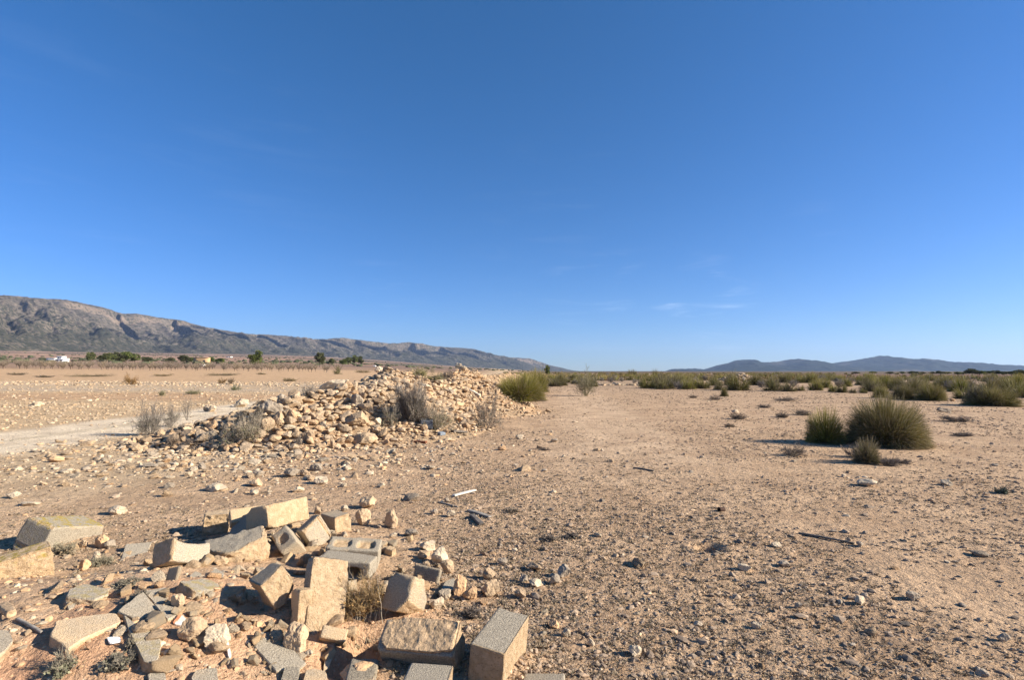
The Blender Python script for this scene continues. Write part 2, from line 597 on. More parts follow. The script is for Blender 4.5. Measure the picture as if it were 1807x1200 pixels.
def tubes(pts, rad, sides=5):
    """pts (n,k,3), rad (n,k) -> closed-sided tubes."""
    n, k, _ = pts.shape
    d = np.gradient(pts, axis=1); d /= np.linalg.norm(d, axis=2, keepdims=True) + 1e-9
    ref = np.where(np.abs(d[..., 2:3]) > .9, np.array([1., 0, 0]), np.array([0, 0, 1.]))
    s = np.cross(d, ref); s /= np.linalg.norm(s, axis=2, keepdims=True) + 1e-9
    t = np.cross(d, s)
    an = np.arange(sides) / sides * 2 * PI
    ring = pts[:, :, None] + rad[:, :, None, None] * (np.cos(an)[None, None, :, None] * s[:, :, None] + np.sin(an)[None, None, :, None] * t[:, :, None])
    V = ring.reshape(-1, 3)
    i = (np.arange(n) * k * sides)[:, None, None] + (np.arange(k - 1) * sides)[None, :, None]
    j = np.arange(sides)[None, None]; j2 = (j + 1) % sides
    q = np.stack([i + j, i + j2, i + sides + j2, i + sides + j], -1).reshape(-1, 4)
    ends = np.stack([(np.arange(n) * k * sides)[:, None] + (k - 1) * sides + np.arange(sides)[None]], 0).reshape(n, sides)
    return V, q, ends


# esparto tussock: (green mesh, dry mesh)
def esparto(nb, Rr, Hh, seed, width=.004, dry_share=.35, pale_top=.15):
    rng = np.random.default_rng(seed)
    out = []
    for kind, n in (('green', int(nb * (1 - dry_share))), ('dry', int(nb * dry_share))):
        az = rng.uniform(0, 2 * PI, n)
        br = np.sqrt(rng.uniform(0, 1, n)) * Rr * .82
        nc_ = max(45, n // 45); ci = rng.integers(0, nc_, n)
        az = rng.uniform(0, 2 * PI, nc_)[ci] + rng.normal(0, .16, n); br = (np.sqrt(rng.uniform(0, 1, nc_)) * Rr * .82)[ci] * rng.uniform(.85, 1.12, n)
        lump = rng.uniform(.90, 1.06, nc_)[ci] + .08 * vnoise(np.stack([np.cos(az) * 1.6, np.sin(az) * 1.6, br * 3 / Rr], -1), seed)
        lean = (br / (Rr * .82)) ** 1.4 * (1.08 if kind == 'green' else 1.25) + rng.normal(0, .14, n) + rng.normal(0, .12, nc_)[ci]
        lean = np.clip(lean, 0, 1.5)
        if kind == 'dry': lean = np.clip(lean + .15, .35, 1.6)
        L = ((np.sin(lean) / (Rr - br * .80)) ** 2.6 + (np.cos(lean) / Hh) ** 2.6) ** (-1 / 2.6)
        L = L * (1.03 - .30 * rng.random(n) ** 1.6) * lump * (1.06 if kind == 'green' else .95)
        az2 = az + rng.normal(0, .30, n) + rng.normal(0, .3, nc_)[ci]
        droop = rng.uniform(.2, .75, n) * (.5 + lean * .6) * (1.0 if kind == 'green' else 1.3)
        t = np.linspace(0, 1, 5)[None]
        hor = L[:, None] * (np.sin(lean)[:, None] * t + .45 * droop[:, None] * t ** 2.2)
        z = L[:, None] * (np.cos(lean)[:, None] * t - droop[:, None] * .75 * t ** 2.2)
        X = np.cos(az)[:, None] * br[:, None] + np.cos(az2)[:, None] * hor
        Y = np.sin(az)[:, None] * br[:, None] + np.sin(az2)[:, None] * hor
        z = np.maximum(z, .01 + .02 * rng.random((n, 1)))
        pts = np.stack([X, Y, z], -1)
        v = rng.uniform(.75, 1.25, (n, 1, 1)) * rng.uniform(.75, 1.25, nc_)[ci][:, None, None]
        if kind == 'green':
            c0 = np.array([.10, .082, .045]); c1 = np.array([.122, .128, .028]); c2 = np.array([.27, .225, .075])
            g = rng.random((n, 1, 1))
            c1 = c1 * (1 - g * .45) + np.array([.19, .175, .06]) * g * .45
            pt = (rng.random((n, 1, 1)) < pale_top)
            c2 = np.where(pt, np.array([.42, .36, .22]), c2)
        else:
            c0 = np.array([.11, .088, .06]); c1 = np.array([.165, .128, .085]); c2 = np.array([.25, .195, .12])
            c1 = np.broadcast_to(c1, (n, 1, 3)); c2 = np.broadcast_to(c2, (n, 1, 3))
        tt = np.linspace(0, 1, 5)[None, :, None]
        cols = np.where(tt < .5, c0 * (1 - tt * 2) + c1 * tt * 2, c1 * (2 - tt * 2) + c2 * (tt * 2 - 1)) * v
        if kind == 'green':
            kxy = Rr / np.percentile(np.hypot(pts[..., 0], pts[..., 1]).max(1), 93); kz = Hh / np.percentile(pts[..., 2].max(1), 97)
        pts = pts * np.array([kxy, kxy, kz])
        V, q, C = ribbons(pts, width * rng.uniform(.7, 1.4, n), cols, seed)
        out.append((V, q, C))
    return out


def make_tussock(name, nb, Rr, Hh, seed, width=.004, parts=True, **kw):
    (g, d) = esparto(nb, Rr, Hh, seed, width, **kw)
    if parts:
        e = empty(name)
        obj('green_blades', np_mesh('green_blades', g[0], g[1], MATS['blade'], False, g[2]), e)
        obj('dry_blades', np_mesh('dry_blades', d[0], d[1], MATS['blade'], False, d[2]), e)
        return e
    V = np.concatenate([g[0], d[0]]); q = np.concatenate([g[1], d[1] + len(g[0])]); C = np.concatenate([g[2], d[2]])
    return obj(name, np_mesh(name, V, q, MATS['blade'], False, C))


def shrub_arrays(seed, Rr, Hh, n1=26, n2=9, n3=6, w=(.010, .005, .003), col=(.25, .205, .16), tipc=(.33, .28, .22), leaf=0, leafc=(.12, .125, .06), upright=.5):
    rng = np.random.default_rng(seed)
    P, W, C = [], [], []
    az = rng.uniform(0, 2 * PI, n1)
    el = np.clip(rng.normal(.5 + .5 * upright, .32, n1), .12, 1.5)
    L = rng.uniform(.7, 1.0, n1)
    d1 = np.stack([np.cos(az) * np.cos(el), np.sin(az) * np.cos(el), np.sin(el)], -1)
    b = np.stack([np.cos(az), np.sin(az), 0 * az], -1) * (rng.random((n1, 1)) * .12 * Rr)
    S = np.array([Rr, Rr, Hh])

    def grow(base, d, L, k=4, bend=.25):
        n = len(base)
        t = np.linspace(0, 1, k)[None, :, None]
        side = rng.normal(size=(n, 3)) * bend
        p = base[:, None] + (d[:, None] * t + side[:, None] * t ** 2 + np.array([0, 0, .10]) * t ** 2) * (L[:, None, None]) * S
        return p + rng.normal(size=p.shape) * .012 * S * (t > 0)

    def add(p, wd, f0, f1):
        n, k = p.shape[:2]
        P.append(p); W.append(np.full(n, wd) * rng.uniform(.7, 1.3, n))
        t = np.linspace(f0, f1, k)[None, :, None]
        C.append((np.array(col) * (1 - t) + np.array(tipc) * t) * rng.uniform(.7, 1.3, (n, 1, 1)))
    p1 = grow(b, d1, L); add(p1, w[0], 0, .4)

    def sub(p, per, lf, ang, wd, f0, f1):
        n, k = p.shape[:2]
        i = np.repeat(np.arange(n), per)
        t = rng.uniform(.25, 1.0, len(i)) * (k - 1)
        a = np.minimum(t.astype(int), k - 2); f = (t - a)[:, None]
        base = p[i, a] * (1 - f) + p[i, a + 1] * f
        d = (p[i, a + 1] - p[i, a]) / S
        d /= np.linalg.norm(d, axis=1, keepdims=True) + 1e-9
        d = d + rng.normal(size=d.shape) * ang
        d[:, 2] += .15
        d /= np.linalg.norm(d, axis=1, keepdims=True)
        q = grow(base, d, lf * rng.uniform(.5, 1.1, len(i)))
        q[..., 2] = np.maximum(q[..., 2], .005)
        add(q, wd, f0, f1)
        return q
    p2 = sub(p1, n2, .42, .55, w[1], .3, .7)
    p3 = sub(p2, n3, .20, .6, w[2], .6, 1.0)
    V, Q, CC, off = [], [], [], 0
    for k, (p, ww, c) in enumerate(zip(P, W, C)):
        v, q, c2 = ribbons(p, ww, c, seed + k)
        V.append(v); Q.append(q + off); CC.append(c2); off += len(v)
    if leaf:
        i = rng.integers(0, len(p3), leaf)
        base = p3[i, rng.integers(1, 4, leaf)]
        low = base[:, 2] < Hh * .75
        base = base[low]; n = len(base)
        d = rng.normal(size=(n, 3)); d /= np.linalg.norm(d, axis=1, keepdims=True)
        pts = base[:, None] + d[:, None] * np.linspace(0, .035, 3)[None, :, None] * (Rr / .5) ** .5
        c = np.array(leafc) * rng.uniform(.6, 1.4, (n, 1, 1)) * np.ones((1, 3, 1))
        v, q, c2 = ribbons(pts, np.full((n, 3), .012) * np.array([.5, 1.2, .4]), c, seed)
        V.append(v); Q.append(q + off); CC.append(c2)
    return np.concatenate(V), np.concatenate(Q), np.concatenate(CC)


def make_shrub(name, seed, Rr, Hh, **kw):
    V, Q, C = shrub_arrays(seed, Rr, Hh, **kw)
    return obj(name, np_mesh(name, V, Q, MATS['twig'], False, C))

# ------------------------------------------------------------------ ground sheet


def soil_fields(x, y):
    r = np.hypot(x, y); az = np.arctan2(x, y)
    W = x + .6 * n2(x, y, .25, 3, 31); Yw = y + 1.2 * n2(x, y, .12, 3, 32)
    c = np.zeros(x.shape + (3,)); c[:] = (.585, .408, .256)
    cover = np.ones(x.shape); stony = np.full(x.shape, .25)

    def lay(mask, col, cv=None, st=None):
        nonlocal c, cover, stony
        c = c * (1 - mask[..., None]) + np.array(col) * mask[..., None]
        if cv is not None: cover = cover * (1 - mask) + cv * mask
        if st is not None: stony = stony * (1 - mask) + st * mask
    left = sm(-3.5, -6.5, W + .0 * Yw)
    lay(left * sm(5.5, 9, Yw), (.60, .45, .285), .45, .8)
    # the gravel track running away on the left
    tc = -12.0 + 1.2 * sm(18, 60, y) + .5 * np.sin(y * .09)
    tr = sm(2.1, 1.35, np.abs(W - tc)) * sm(0, 3, y) * sm(75, 55, y)
    field = sm(-13.4, -14.6, W) * sm(5, 8, y)
    lay(field, (.60, .435, .26), .3, .9)
    lay(tr, (.80, .665, .48), .04, .4)
    rut = tr * sm(.35, .1, np.abs(W - tc))
    lay(rut * .5, (.56, .46, .31), .3, .4)
    far_left = sm(-.02, -.10, az)
    lay(far_left * sm(27, 29, Yw) * sm(37, 34, Yw) * sm(-13, -15, W), (.56, .37, .215), .15, .5)
    lay(far_left * sm(38, 40, Yw) * sm(47, 44, Yw), (.54, .42, .29), .1, .4)
    lay(far_left * sm(46, 50, Yw) * sm(66, 58, Yw), (.56, .43, .29), .3, 1.0)
    lay(far_left * sm(60, 68, Yw), (.585, .395, .23), .12, .2)
    # orchard floor and the plain climbing to the mountain
    lay(far_left * sm(200, 260, r), (.36, .24, .155), .25, .1)
    pat2 = n2(x * .6 + y * .8, (y * .6 - x * .8) * 1.8, .004, 3, 48)
    pat = n2(x * .6 + y * .8, (y * .6 - x * .8) * 2.4, .0011, 3, 41)
    lay(far_left * sm(320, 420, r), (.245, .17, .125), 0, 0)
    lay(far_left * sm(420, 600, r) * sm(.05, .11, pat), (.33, .215, .15), 0, 0)
    lay(far_left * sm(900, 1300, r) * sm(.16, .20, pat), (.48, .32, .21), 0, 0)
    lay(far_left * sm(420, 600, r) * sm(-.10, -.18, pat), (.17, .135, .10), 0, 0)
    lay(far_left * sm(500, 700, r) * sm(.10, .16, pat2), (.42, .27, .19), 0, 0)
    lay(far_left * sm(500, 700, r) * sm(-.12, -.2, pat2), (.13, .115, .08), 0, 0)
    # open scrub on the right, then ploughed land under the hills
    right = sm(-.02, .06, az) * sm(2.2, 1.8, az)
    lay(right * sm(20, 60, r) * (.5 + .5 * sm(-.2, .2, n2(x, y, .05, 3, 43))), (.46, .325, .208), .8, .3)
    lay(right * sm(120, 150, r + 14 * n2(x, y, .03, 2, 44)) * sm(.25, .5, az), (.20, .125, .085), .1, 0)
    lay(right * sm(330, 420, r), (.16, .12, .085), .2, 0)
    lay(right * sm(1500, 2500, r), (.10, .10, .065), 0, 0)
    # red earth of the rubble mound in front
    md = sm(.03, .16, mound(x, y) + .05 * n2(x, y, 2.2, 3, 45))
    lay(md, (.61, .43, .275), .12, 1.0)
    lay(md * sm(.02, .4, n2(x, y, 1.1, 3, 47)), (.60, .36, .22), .05, .9)
    d3 = np.hypot((W + 1.6) / 1.25, (y - 3.25) / .95)
    lay(sm(1.0, .35, d3 + .25 * n2(x, y, 2, 3, 49)) * .9, (.62, .395, .24), .06, .9)
    lay(sm(.1, .5, heap_raw(x, y) + .15 * n2(x, y, 1.5, 2, 46)), (.50, .355, .225), .1, .8)
    # bare scuffed patch down the middle (wheel-worn)
    pth = sm(2.2, .8, np.abs(x - 1.2 - .10 * y)) * sm(5, 12, y) * sm(60, 30, y)
    lay(pth * .8, (.625, .455, .30), .45, .3)
    return c, cover, stony


def build_ground():
    front = np.linspace(-R(58), R(58), 900)
    side = np.concatenate([np.linspace(-PI, -R(58), 50)[:-1]])
    side2 = np.linspace(R(58), PI, 50)[1:-1]
    az = np.concatenate([side, front, side2])
    inv = 1 / np.linspace(1 / 1.9, 1 / 90, 520)
    rr = np.concatenate([[.4, .9, 1.4], inv, np.geomspace(90, 14000, 150)[1:]])
    A, RR = np.meshgrid(az, rr, indexing='ij')
    X, Y = np.sin(A) * RR, np.cos(A) * RR
    Z = gz(X, Y)
    # small relief that the eye can read close by
    nr = sm(40, 6, RR)
    Z = Z + nr * .010 * np.abs(n2(X, Y, 6, 3, 21)) + sm(14, 3, RR) * .005 * n2(X, Y, 22, 2, 22)
    na, nrad = A.shape
    V = np.stack([X, Y, Z], -1).reshape(-1, 3)
    i = np.arange(na)[:, None] * nrad + np.arange(nrad - 1)[None]
    j = (np.arange(na)[:, None] + 1) % na * nrad + np.arange(nrad - 1)[None]
    q = np.stack([i, i + 1, j + 1, j], -1).reshape(-1, 4)
    c, cov, st = soil_fields(X, Y)
    V = np.concatenate([V, [[0, 0, 0]]])
    tri = np.stack([np.full(na, len(V) - 1), np.arange(na) * nrad, (np.arange(na) + 1) % na * nrad], -1)
    z1 = lambda a: np.concatenate([a.ravel(), [.5]])
    me = np_mesh('ground', V, [q, tri], MATS['ground'], True, np.concatenate([c.reshape(-1, 3), [[.4, .3, .2]]]), {'cover': z1(cov), 'stony': z1(st)})
    o = obj('ground', me)
    tag(o, 'sunlit tan dirt ground with dry speckled cover reaching to the horizon', kind='structure')
    return o


build_ground()

# ------------------------------------------------------------------ mountains and hills


def ridge_mesh(name, prof, depth, width, foot, dirv, seed, amp, nu, nv, mat, cliffs=(), vegfun=None, back=.5, notches=()):
    px = np.linspace(prof[0][0], prof[-1][0], nu)
    py = np.interp(px, [p[0] for p in prof], [p[1] for p in prof])
    u = (px - px[0]) / (px[-1] - px[0])
    Yd = depth(px)
    X0 = (px - CX) / F * Yd
    # level of the ridge at its distance
    Z0 = CAMH + Yd * ((655 - py) / F) * 1.0
    Z0 = Z0 + (5 if cliffs else 16) * n2(px * .10, 0 * px, 1, 4, seed)
    t = np.concatenate([np.linspace(-back, 0, nv // 5)[:-1], np.linspace(0, 1, nv) ** 1.15])
    U, T = np.meshgrid(np.arange(nu), t, indexing='ij')
    wv = width(px)[:, None] * T
    X = X0[:, None] + dirv[0] * wv; Y = Yd[:, None] + dirv[1] * wv
    zf = foot(X, Y)
    tp = np.clip(T, 0, 1)
    along = np.concatenate([[0], np.cumsum(np.hypot(np.diff(X0), np.diff(Yd)))])[:, None]
    p3 = np.stack([along / 520.0 + 0 * T, wv / 1500.0 + .12 * along / 520.0, 0 * T + seed], -1)
    spur = 1 - 2 * np.abs(fbm(p3, 4, seed, .5))
    p4 = np.stack([along / 170.0 + 0 * T, wv / 420.0, 0 * T + seed + 3.3], -1)
    spur2 = 1 - 2 * np.abs(fbm(p4, 4, seed + 3, .55))
    prof_t = (1 - tp) ** 1.25
    rise = Z0[:, None] - zf
    env = np.sin(PI * np.clip(tp * .97 + .03, 0, 1)) ** .8
    Z = zf + rise * prof_t + env * (amp * (spur - .35) + amp * .40 * (spur2 - .3) + amp * .14 * n2(along + 0 * T, wv, .012, 4, seed + 5)) * np.clip(rise / 250, .02, 1.2)
    cl = np.zeros_like(Z)
    for a, b, top, h in cliffs:
        k = sm(a, a + 12, px) * sm(b, b - 12, px)
        edge = top + .03 * n2(px * .05, px * 0, 1, 3, seed + 7)
        s = sm(edge[:, None], edge[:, None] + .035, tp)
        Z = Z - k[:, None] * h * s * (1 - sm(.3, .75, tp))
        cl = np.maximum(cl, k[:, None] * sm(edge[:, None] - .01, edge[:, None] + .01, tp) * sm(edge[:, None] + .06, edge[:, None] + .03, tp))
    for pa, pb, dep in notches:
        s = (px - pa) / (pb - pa)
        cut = np.where((s > 0) & (s < 1), sm(0, .6, s), 0) + np.where((s >= 1) & (s < 1.08), 1 - (s - 1) / .08, 0)
        w_ = 1 + .25 * n2(px * .1, 0 * px, 1, 2, seed + 9)
        Z = Z - (cut * dep * w_)[:, None] * sm(.012, .05, tp) * (1 - sm(.28, .6, tp))
    Z = np.where(T < 0, zf + rise * (1 - (T / back) ** 2 * .6) - 4, Z)
    Z = np.where(T >= .999, np.minimum(Z, zf - 6), Z)
    veg = vegfun(px[:, None] + 0 * T, tp) if vegfun else tp
    n0, n1 = Z.shape
    i = np.arange(n0 - 1)[:, None] * n1 + np.arange(n1 - 1)[None]
    q = np.stack([i, i + 1, i + n1 + 1, i + n1], -1).reshape(-1, 4)
    V = np.stack([X, Y, Z], -1).reshape(-1, 3)
    o = obj(name, np_mesh(name, V, q, mat, True, attrs={'veg': veg.ravel(), 'cliff': cl.ravel()}))
    return o


PL = [(-260, 545), (-150, 530), (-60, 521), (0, 521), (60, 525), (110, 528), (170, 540), (212, 552), (250, 555), (290, 563), (320, 567), (345, 575), (400, 585), (450, 591), (500, 594), (545, 600), (580, 599), (610, 597), (650, 602), (690, 607),
      (730, 605), (760, 611), (800, 614), (840, 620), (870, 627), (905, 631), (935, 632), (955, 639), (970, 646), (990, 653), (1010, 658)]


def dep_l(px):
    return 3500 + 5200 * np.clip((px + 50) / 1035, -.15, 1.1) ** 1 


def veg_l(px, t):
    return .15 + .75 * sm(.32, .78, t + .10 * n2(px, t * 300, .01, 3, 3)) + .18 * sm(500, 800, px)


mt = ridge_mesh('mountains', PL, dep_l, lambda px: 1750 - 350 * np.clip(px / 1000, 0, 1) - 1000 * sm(780, 1000, px), lambda x, y: left_rise(x, y) - 2, (.78, -.626), 4, 82, 800, 150, MATS['mountain'],
                cliffs=((95, 330, .06, 42), (560, 700, .10, 18), (700, 770, .05, 70), (840, 960, .08, 30)), vegfun=veg_l, notches=((628, 716, 300), (525, 558, 80), (590, 622, 80), (742, 772, 120), (815, 846, 110), (885, 905, 60), (425, 450, 70), (345, 372, 70), (270, 300, 60), (170, 200, 50)))
tag(mt, 'long rocky grey brown mountain ridge sloping down from the left', kind='structure')
PR = [(1120, 658), (1170, 655.5), (1185, 652), (1225, 650), (1240, 652), (1262, 647), (1285, 641), (1300, 636), (1312, 635), (1330, 638), (1350, 640), (1375, 638), (1394, 634.5), (1420, 636), (1450, 639), (1470, 641), (1500, 637), (1530, 633),
      (1546, 630), (1555, 628.5), (1570, 630), (1590, 633), (1604, 632), (1620, 636), (1640, 640), (1660, 639), (1682, 643), (1706, 640), (1730, 644), (1760, 647), (1800, 648), (1850, 645), (1950, 640), (2100, 648)]
hl = ridge_mesh('hills', PR, lambda px: 8200 + 0 * px, lambda px: 2300 + 0 * px, lambda x, y: 0 * x - 2, (-.25, -.968), 14, 95, 520, 90, MATS['hill'])
tag(hl, 'low blue wooded hills along the right horizon', kind='structure')

# ------------------------------------------------------------------ cast blocks of the near rubble heap
CGROUP = 'broken concrete blocks in the near heap'
TAN, GREYT = .82, .28
B = {}


def block(key, name, label, pose, dirt=.5, lichen=0., tone=1., mat=None, cat=None, nudge=(0, 0, 0), **kw):
    (loc, q, dims, hand) = pose
    me = block_mesh(name, dims, hand, seed=sum(map(ord, key)) % 89, mat=mat, **kw)
    o = obj(name, me, loc=(loc[0] + nudge[0], loc[1] + nudge[1], loc[2] + nudge[2]))
    o.rotation_mode = 'QUATERNION'; o.rotation_quaternion = q
    o['dirt'] = float(dirt) - .12; o['lichen'] = float(lichen); o['tone'] = float(tone)
    tag(o, label, cat or 'concrete block', CGROUP)
    B[key] = o
    return o


block('clean', 'concrete_block', 'whole clean-edged grey concrete block standing rightmost of the near heap', ((-0.067, 2.979, 0.117), (0.9838, 0.0322, 0.0434, -0.1708), (0.195, 0.402, 0.220), 1),
      dirt=.30, chip=.18, faces=((0, 1, .014), (1, -1, .006)), step=.009)
cb = block('crust', 'concrete_block', 'wide grey concrete block topped by a cracked slab of tan mortar', ((-0.501, 3.021, 0.109), (0.9460, 0.3110, -0.0350, -0.0840), (0.439, 0.182, 0.199), 1),
           dirt=.25, chip=.35, faces=((0, 1, .008),))
# the dried mortar that covers its top, as a part
cme = block_mesh('mortar_crust', (.415, .176, .024), seed=5, chip=.9, rough=.0, cuts=((-.75, .7, 0, 1.12), (.5, -.8, 0, 1.05), (-.9, -.5, 0, 1.16)), faces=((2, 1, .016),), step=.005, mat=MATS['mortar'])
mc = obj('mortar_crust', cme, cb, (.005, .004, .110)); mc['label'] = 'cracked tan mortar crust'
block('front', 'concrete_block', 'grey concrete block cut off by the bottom edge, in front of the mortar-topped block', ((-0.391, 2.460, 0.158), (0.9989, -0.0340, 0.0257, -0.0184), (0.207, 0.237, 0.200), 1),
      dirt=.22, chip=.3, faces=((0, 1, .008),))
block('corner', 'concrete_block', 'flat grey block lying on bare soil at the bottom edge, right of the clean block', ((0.159, 2.776, 0.003), (0.9968, -0.0650, -0.0175, -0.0421), (0.231, 0.204, 0.100), 1),
      dirt=.25, chip=.3)
block('notch', 'concrete_slab', 'tall pale upright slab with a notched top right corner beside the dry bush', ((-1.1735, 3.361, 0.243), (0.8773, -0.2723, 0.0643, 0.3900), (0.259, 0.081, 0.436), 1),
      dirt=.22, chip=.4, cuts=((.9, 0, -.75, 1.5),), faces=((1, -1, .005),), step=.008, cat='concrete slab')
block('lean', 'concrete_block', 'orange-tan block tipped on its corner with a grey gritty top face', ((-1.470, 3.309, 0.325), (0.9043, 0.2132, -0.1278, -0.3471), (0.184, 0.168, 0.198), 1),
      dirt=.55, chip=.5, faces=((0, 1, .035), (1, -1, .03), (0, -1, .008)), cuts=((.8, .5, -.7, 1.25), (1, .3, .5, 1.3)), step=.008)
block('chunk', 'concrete_chunk', 'big rugged broken chunk with a smooth grey top, below the dark plate', ((-2.26, 4.42, 0.085), (0.962, 0.10, -0.06, 0.25), (0.46, 0.36, 0.34), 1),
      dirt=.35, chip=.8, faces=((0, 1, .05), (1, -1, .06)), cuts=((.9, -.5, -.3, 1.0), (-.8, -.6, .4, 1.1), (.5, -.8, .35, 1.02)), rough=.012, cat='concrete chunk')
block('long', 'concrete_block', 'long sunlit tan block lying along the back of the near heap', ((-2.209, 5.019, 0.296), (0.7998, -0.1179, -0.0371, 0.5874), (0.538, 0.247, 0.221), 1),
      dirt=.78, chip=.35, faces=((1, -1, .006),), cuts=((-.7, 0, -.7, 1.2),))
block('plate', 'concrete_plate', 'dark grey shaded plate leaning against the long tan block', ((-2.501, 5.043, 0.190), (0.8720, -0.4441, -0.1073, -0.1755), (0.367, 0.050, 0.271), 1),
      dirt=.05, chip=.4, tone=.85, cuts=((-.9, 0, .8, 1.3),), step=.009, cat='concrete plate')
block('holed', 'concrete_block', 'sloping block with a round mortar-filled hole in its grey end', ((-1.931, 4.661, 0.119), (0.8622, 0.3371, -0.2258, 0.3033), (0.149, 0.229, 0.292), 1),
      dirt=.45, chip=.35, pits=((2, 1, -.05, .05,   .62, .48, .016),), step=.008)
block('tilt', 'concrete_block', 'tilted block with a grooved strip along one edge, propped behind the holed block', ((-1.798, 4.847, 0.171), (0.5265, -0.0597, -0.7806, -0.3316), (0.246, 0.213, 0.116), -1),
      dirt=.5, chip=.35, pits=((2, 1, .98, .72, 3, .10, .02),), step=.008)
block('backing', 'concrete_block', 'rough tan block with a white pebble on top, at the back of the near heap', ((-1.775, 5.357, 0.124), (0.9099, 0.0031, -0.0380, 0.4131), (0.179, 0.269, 0.187), 1),
      dirt=.6, chip=.6, faces=((1, -1, .03), (0, 1, .03)))
block('lid', 'concrete_block', 'hollow grey block with a jutting flat top and an open front', ((-1.263, 4.085, 0.165), (0.9981, 0.0005, 0.0363, -0.0502), (0.422, 0.170, 0.134), 1),
      dirt=.35, chip=.4, pits=((1, -1, -.25, .45, .62, .30, .10),), step=.008)
block('hollow', 'concrete_block', 'hollow block showing two dirt-filled openings, behind the jutting grey top', ((-1.303, 4.389, 0.139), (0.9918, 0.1019, 0.0510, 0.0573), (0.419, 0.204, 0.202), 1),
      dirt=.4, chip=.4, pits=((2, 1, -.46, 0, .38, .68, .020), (2, 1, .44, 0, .38, .68, .030)), step=.008)
block('stub', 'concrete_piece', 'narrow upright brown piece wedged at the right end of the hollow block', ((-1.071, 4.691, 0.01), (0.9661, 0.0747, 0.0558, -0.2405), (0.094, 0.072, 0.190), 1),
      dirt=.9, chip=.5, faces=((0, 1, .01),), cat='concrete piece')
block('pale', 'concrete_block', 'big leaning block with a pale smooth lit face, right of the dry bush', ((-0.703, 3.578, 0.160), (0.9503, -0.2236, 0.0649, -0.2067), (0.197, 0.236, 0.225), 1),
      dirt=.6, chip=.5, cuts=((1, -.2, -.9, 1.35), (.8, .6, .5, 1.3)), faces=((0, -1, .01),))
block('panel', 'concrete_plate', 'thin brown-grey plate standing upright behind the pale-faced block', ((-0.657, 4.104, 0.058), (0.9772, -0.1376, 0.0684, -0.1463), (0.217, 0.045, 0.170), 1),
      dirt=.5, chip=.5, tone=.85, step=.008, cat='concrete plate')
block('saddle', 'concrete_block', 'pale block with a sagging concave top, left of the rugged chunk', ((-2.468, 3.987, 0.277), (0.7800, -0.2732, 0.0503, 0.5607), (0.316, 0.199, 0.173), 1),
      dirt=.38, chip=.4, tone=1.08, sag=(2, 0, .028), faces=((0, -1, .01),))
block('lichen', 'concrete_block', 'long block with yellow lichen along its top and a grey shaded end', ((-4.352, 5.127, 0.052), (0.9783, -0.1081, 0.1445, -0.1023), (0.328, 0.543, 0.31), 1),
      dirt=.32, lichen=.9, chip=.4, pits=((1, -1, -.55, 0, .12, 3, .012),))
block('leftchunk', 'concrete_chunk', 'huge tan mortar-caked chunk with a yellow-topped edge at the left border', ((-3.80, 4.10, 0.103), (0.9164, 0.0275, -0.0792, 0.3915), (0.42, 0.24, 0.300), 1),
      dirt=.85, lichen=1.0, chip=.6, faces=((1, -1, .04), (0, 1, .05)), rough=.006, cat='concrete chunk')
block('lichslab', 'concrete_slab', 'thick slab with a dark lichen-spotted broken end, below the concave-topped block', ((-1.931, 3.305, 0.299), (0.8081, 0.0437, 0.1743, 0.5610), (0.200, 0.157, 0.072), 1),
      dirt=.3, lichen=.55, chip=.5, faces=((1, 1, .012), (0, -1, .012)), step=.007, cat='concrete slab')
block('shaded', 'concrete_block', 'grey block sunk in deep shade left of the tipped orange block', ((-2.244, 4.402, 0.03), (0.9453, 0.1646, 0.1417, 0.2435), (0.172, 0.202, 0.155), 1),
      dirt=.2, chip=.4)
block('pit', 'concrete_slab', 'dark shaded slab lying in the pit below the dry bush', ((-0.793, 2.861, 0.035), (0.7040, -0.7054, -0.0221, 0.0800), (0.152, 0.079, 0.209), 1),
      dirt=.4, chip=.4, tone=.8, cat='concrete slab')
block('wedge', 'concrete_piece', 'rough wedge with a pale broken edge squeezed left of the tall notched slab', ((-1.262, 3.235, 0.225), (0.9284, -0.1069, -0.0619, -0.3504), (0.10, 0.11, 0.215), 1),
      dirt=.9, chip=.7, faces=((0, 1, .03),), rough=.006, cat='concrete piece')
block('lower', 'concrete_slab', 'sloping tan slab stub under the foot of the tall notched slab', ((-1.07, 3.20, 0.06), (0.9057, 0.3810, 0.1805, 0.0444), (0.150, 0.070, 0.20), 1),
      dirt=.8, chip=.5, cat='concrete slab')
block('back1', 'concrete_chunk', 'shaded rough chunk at the far left end of the near heap', ((-3.03, 5.45, 0.09), (0.9735, -0.0243, 0.0183, 0.2268), (0.23, 0.248, 0.222), 1),
      dirt=.7, chip=.9, faces=((1, -1, .05), (0, 1, .04)), rough=.012, cat='concrete chunk')
block('channel', 'concrete_piece', 'small tan channel piece tucked behind the dark plate', ((-2.60, 5.23, 0.220), (0.8741, -0.3708, -0.1259, 0.2873), (0.323, 0.10, 0.152), 1),
      dirt=.8, chip=.5, pits=((2, 1, 0, 0, 3, .5, .03),), cat='concrete piece')


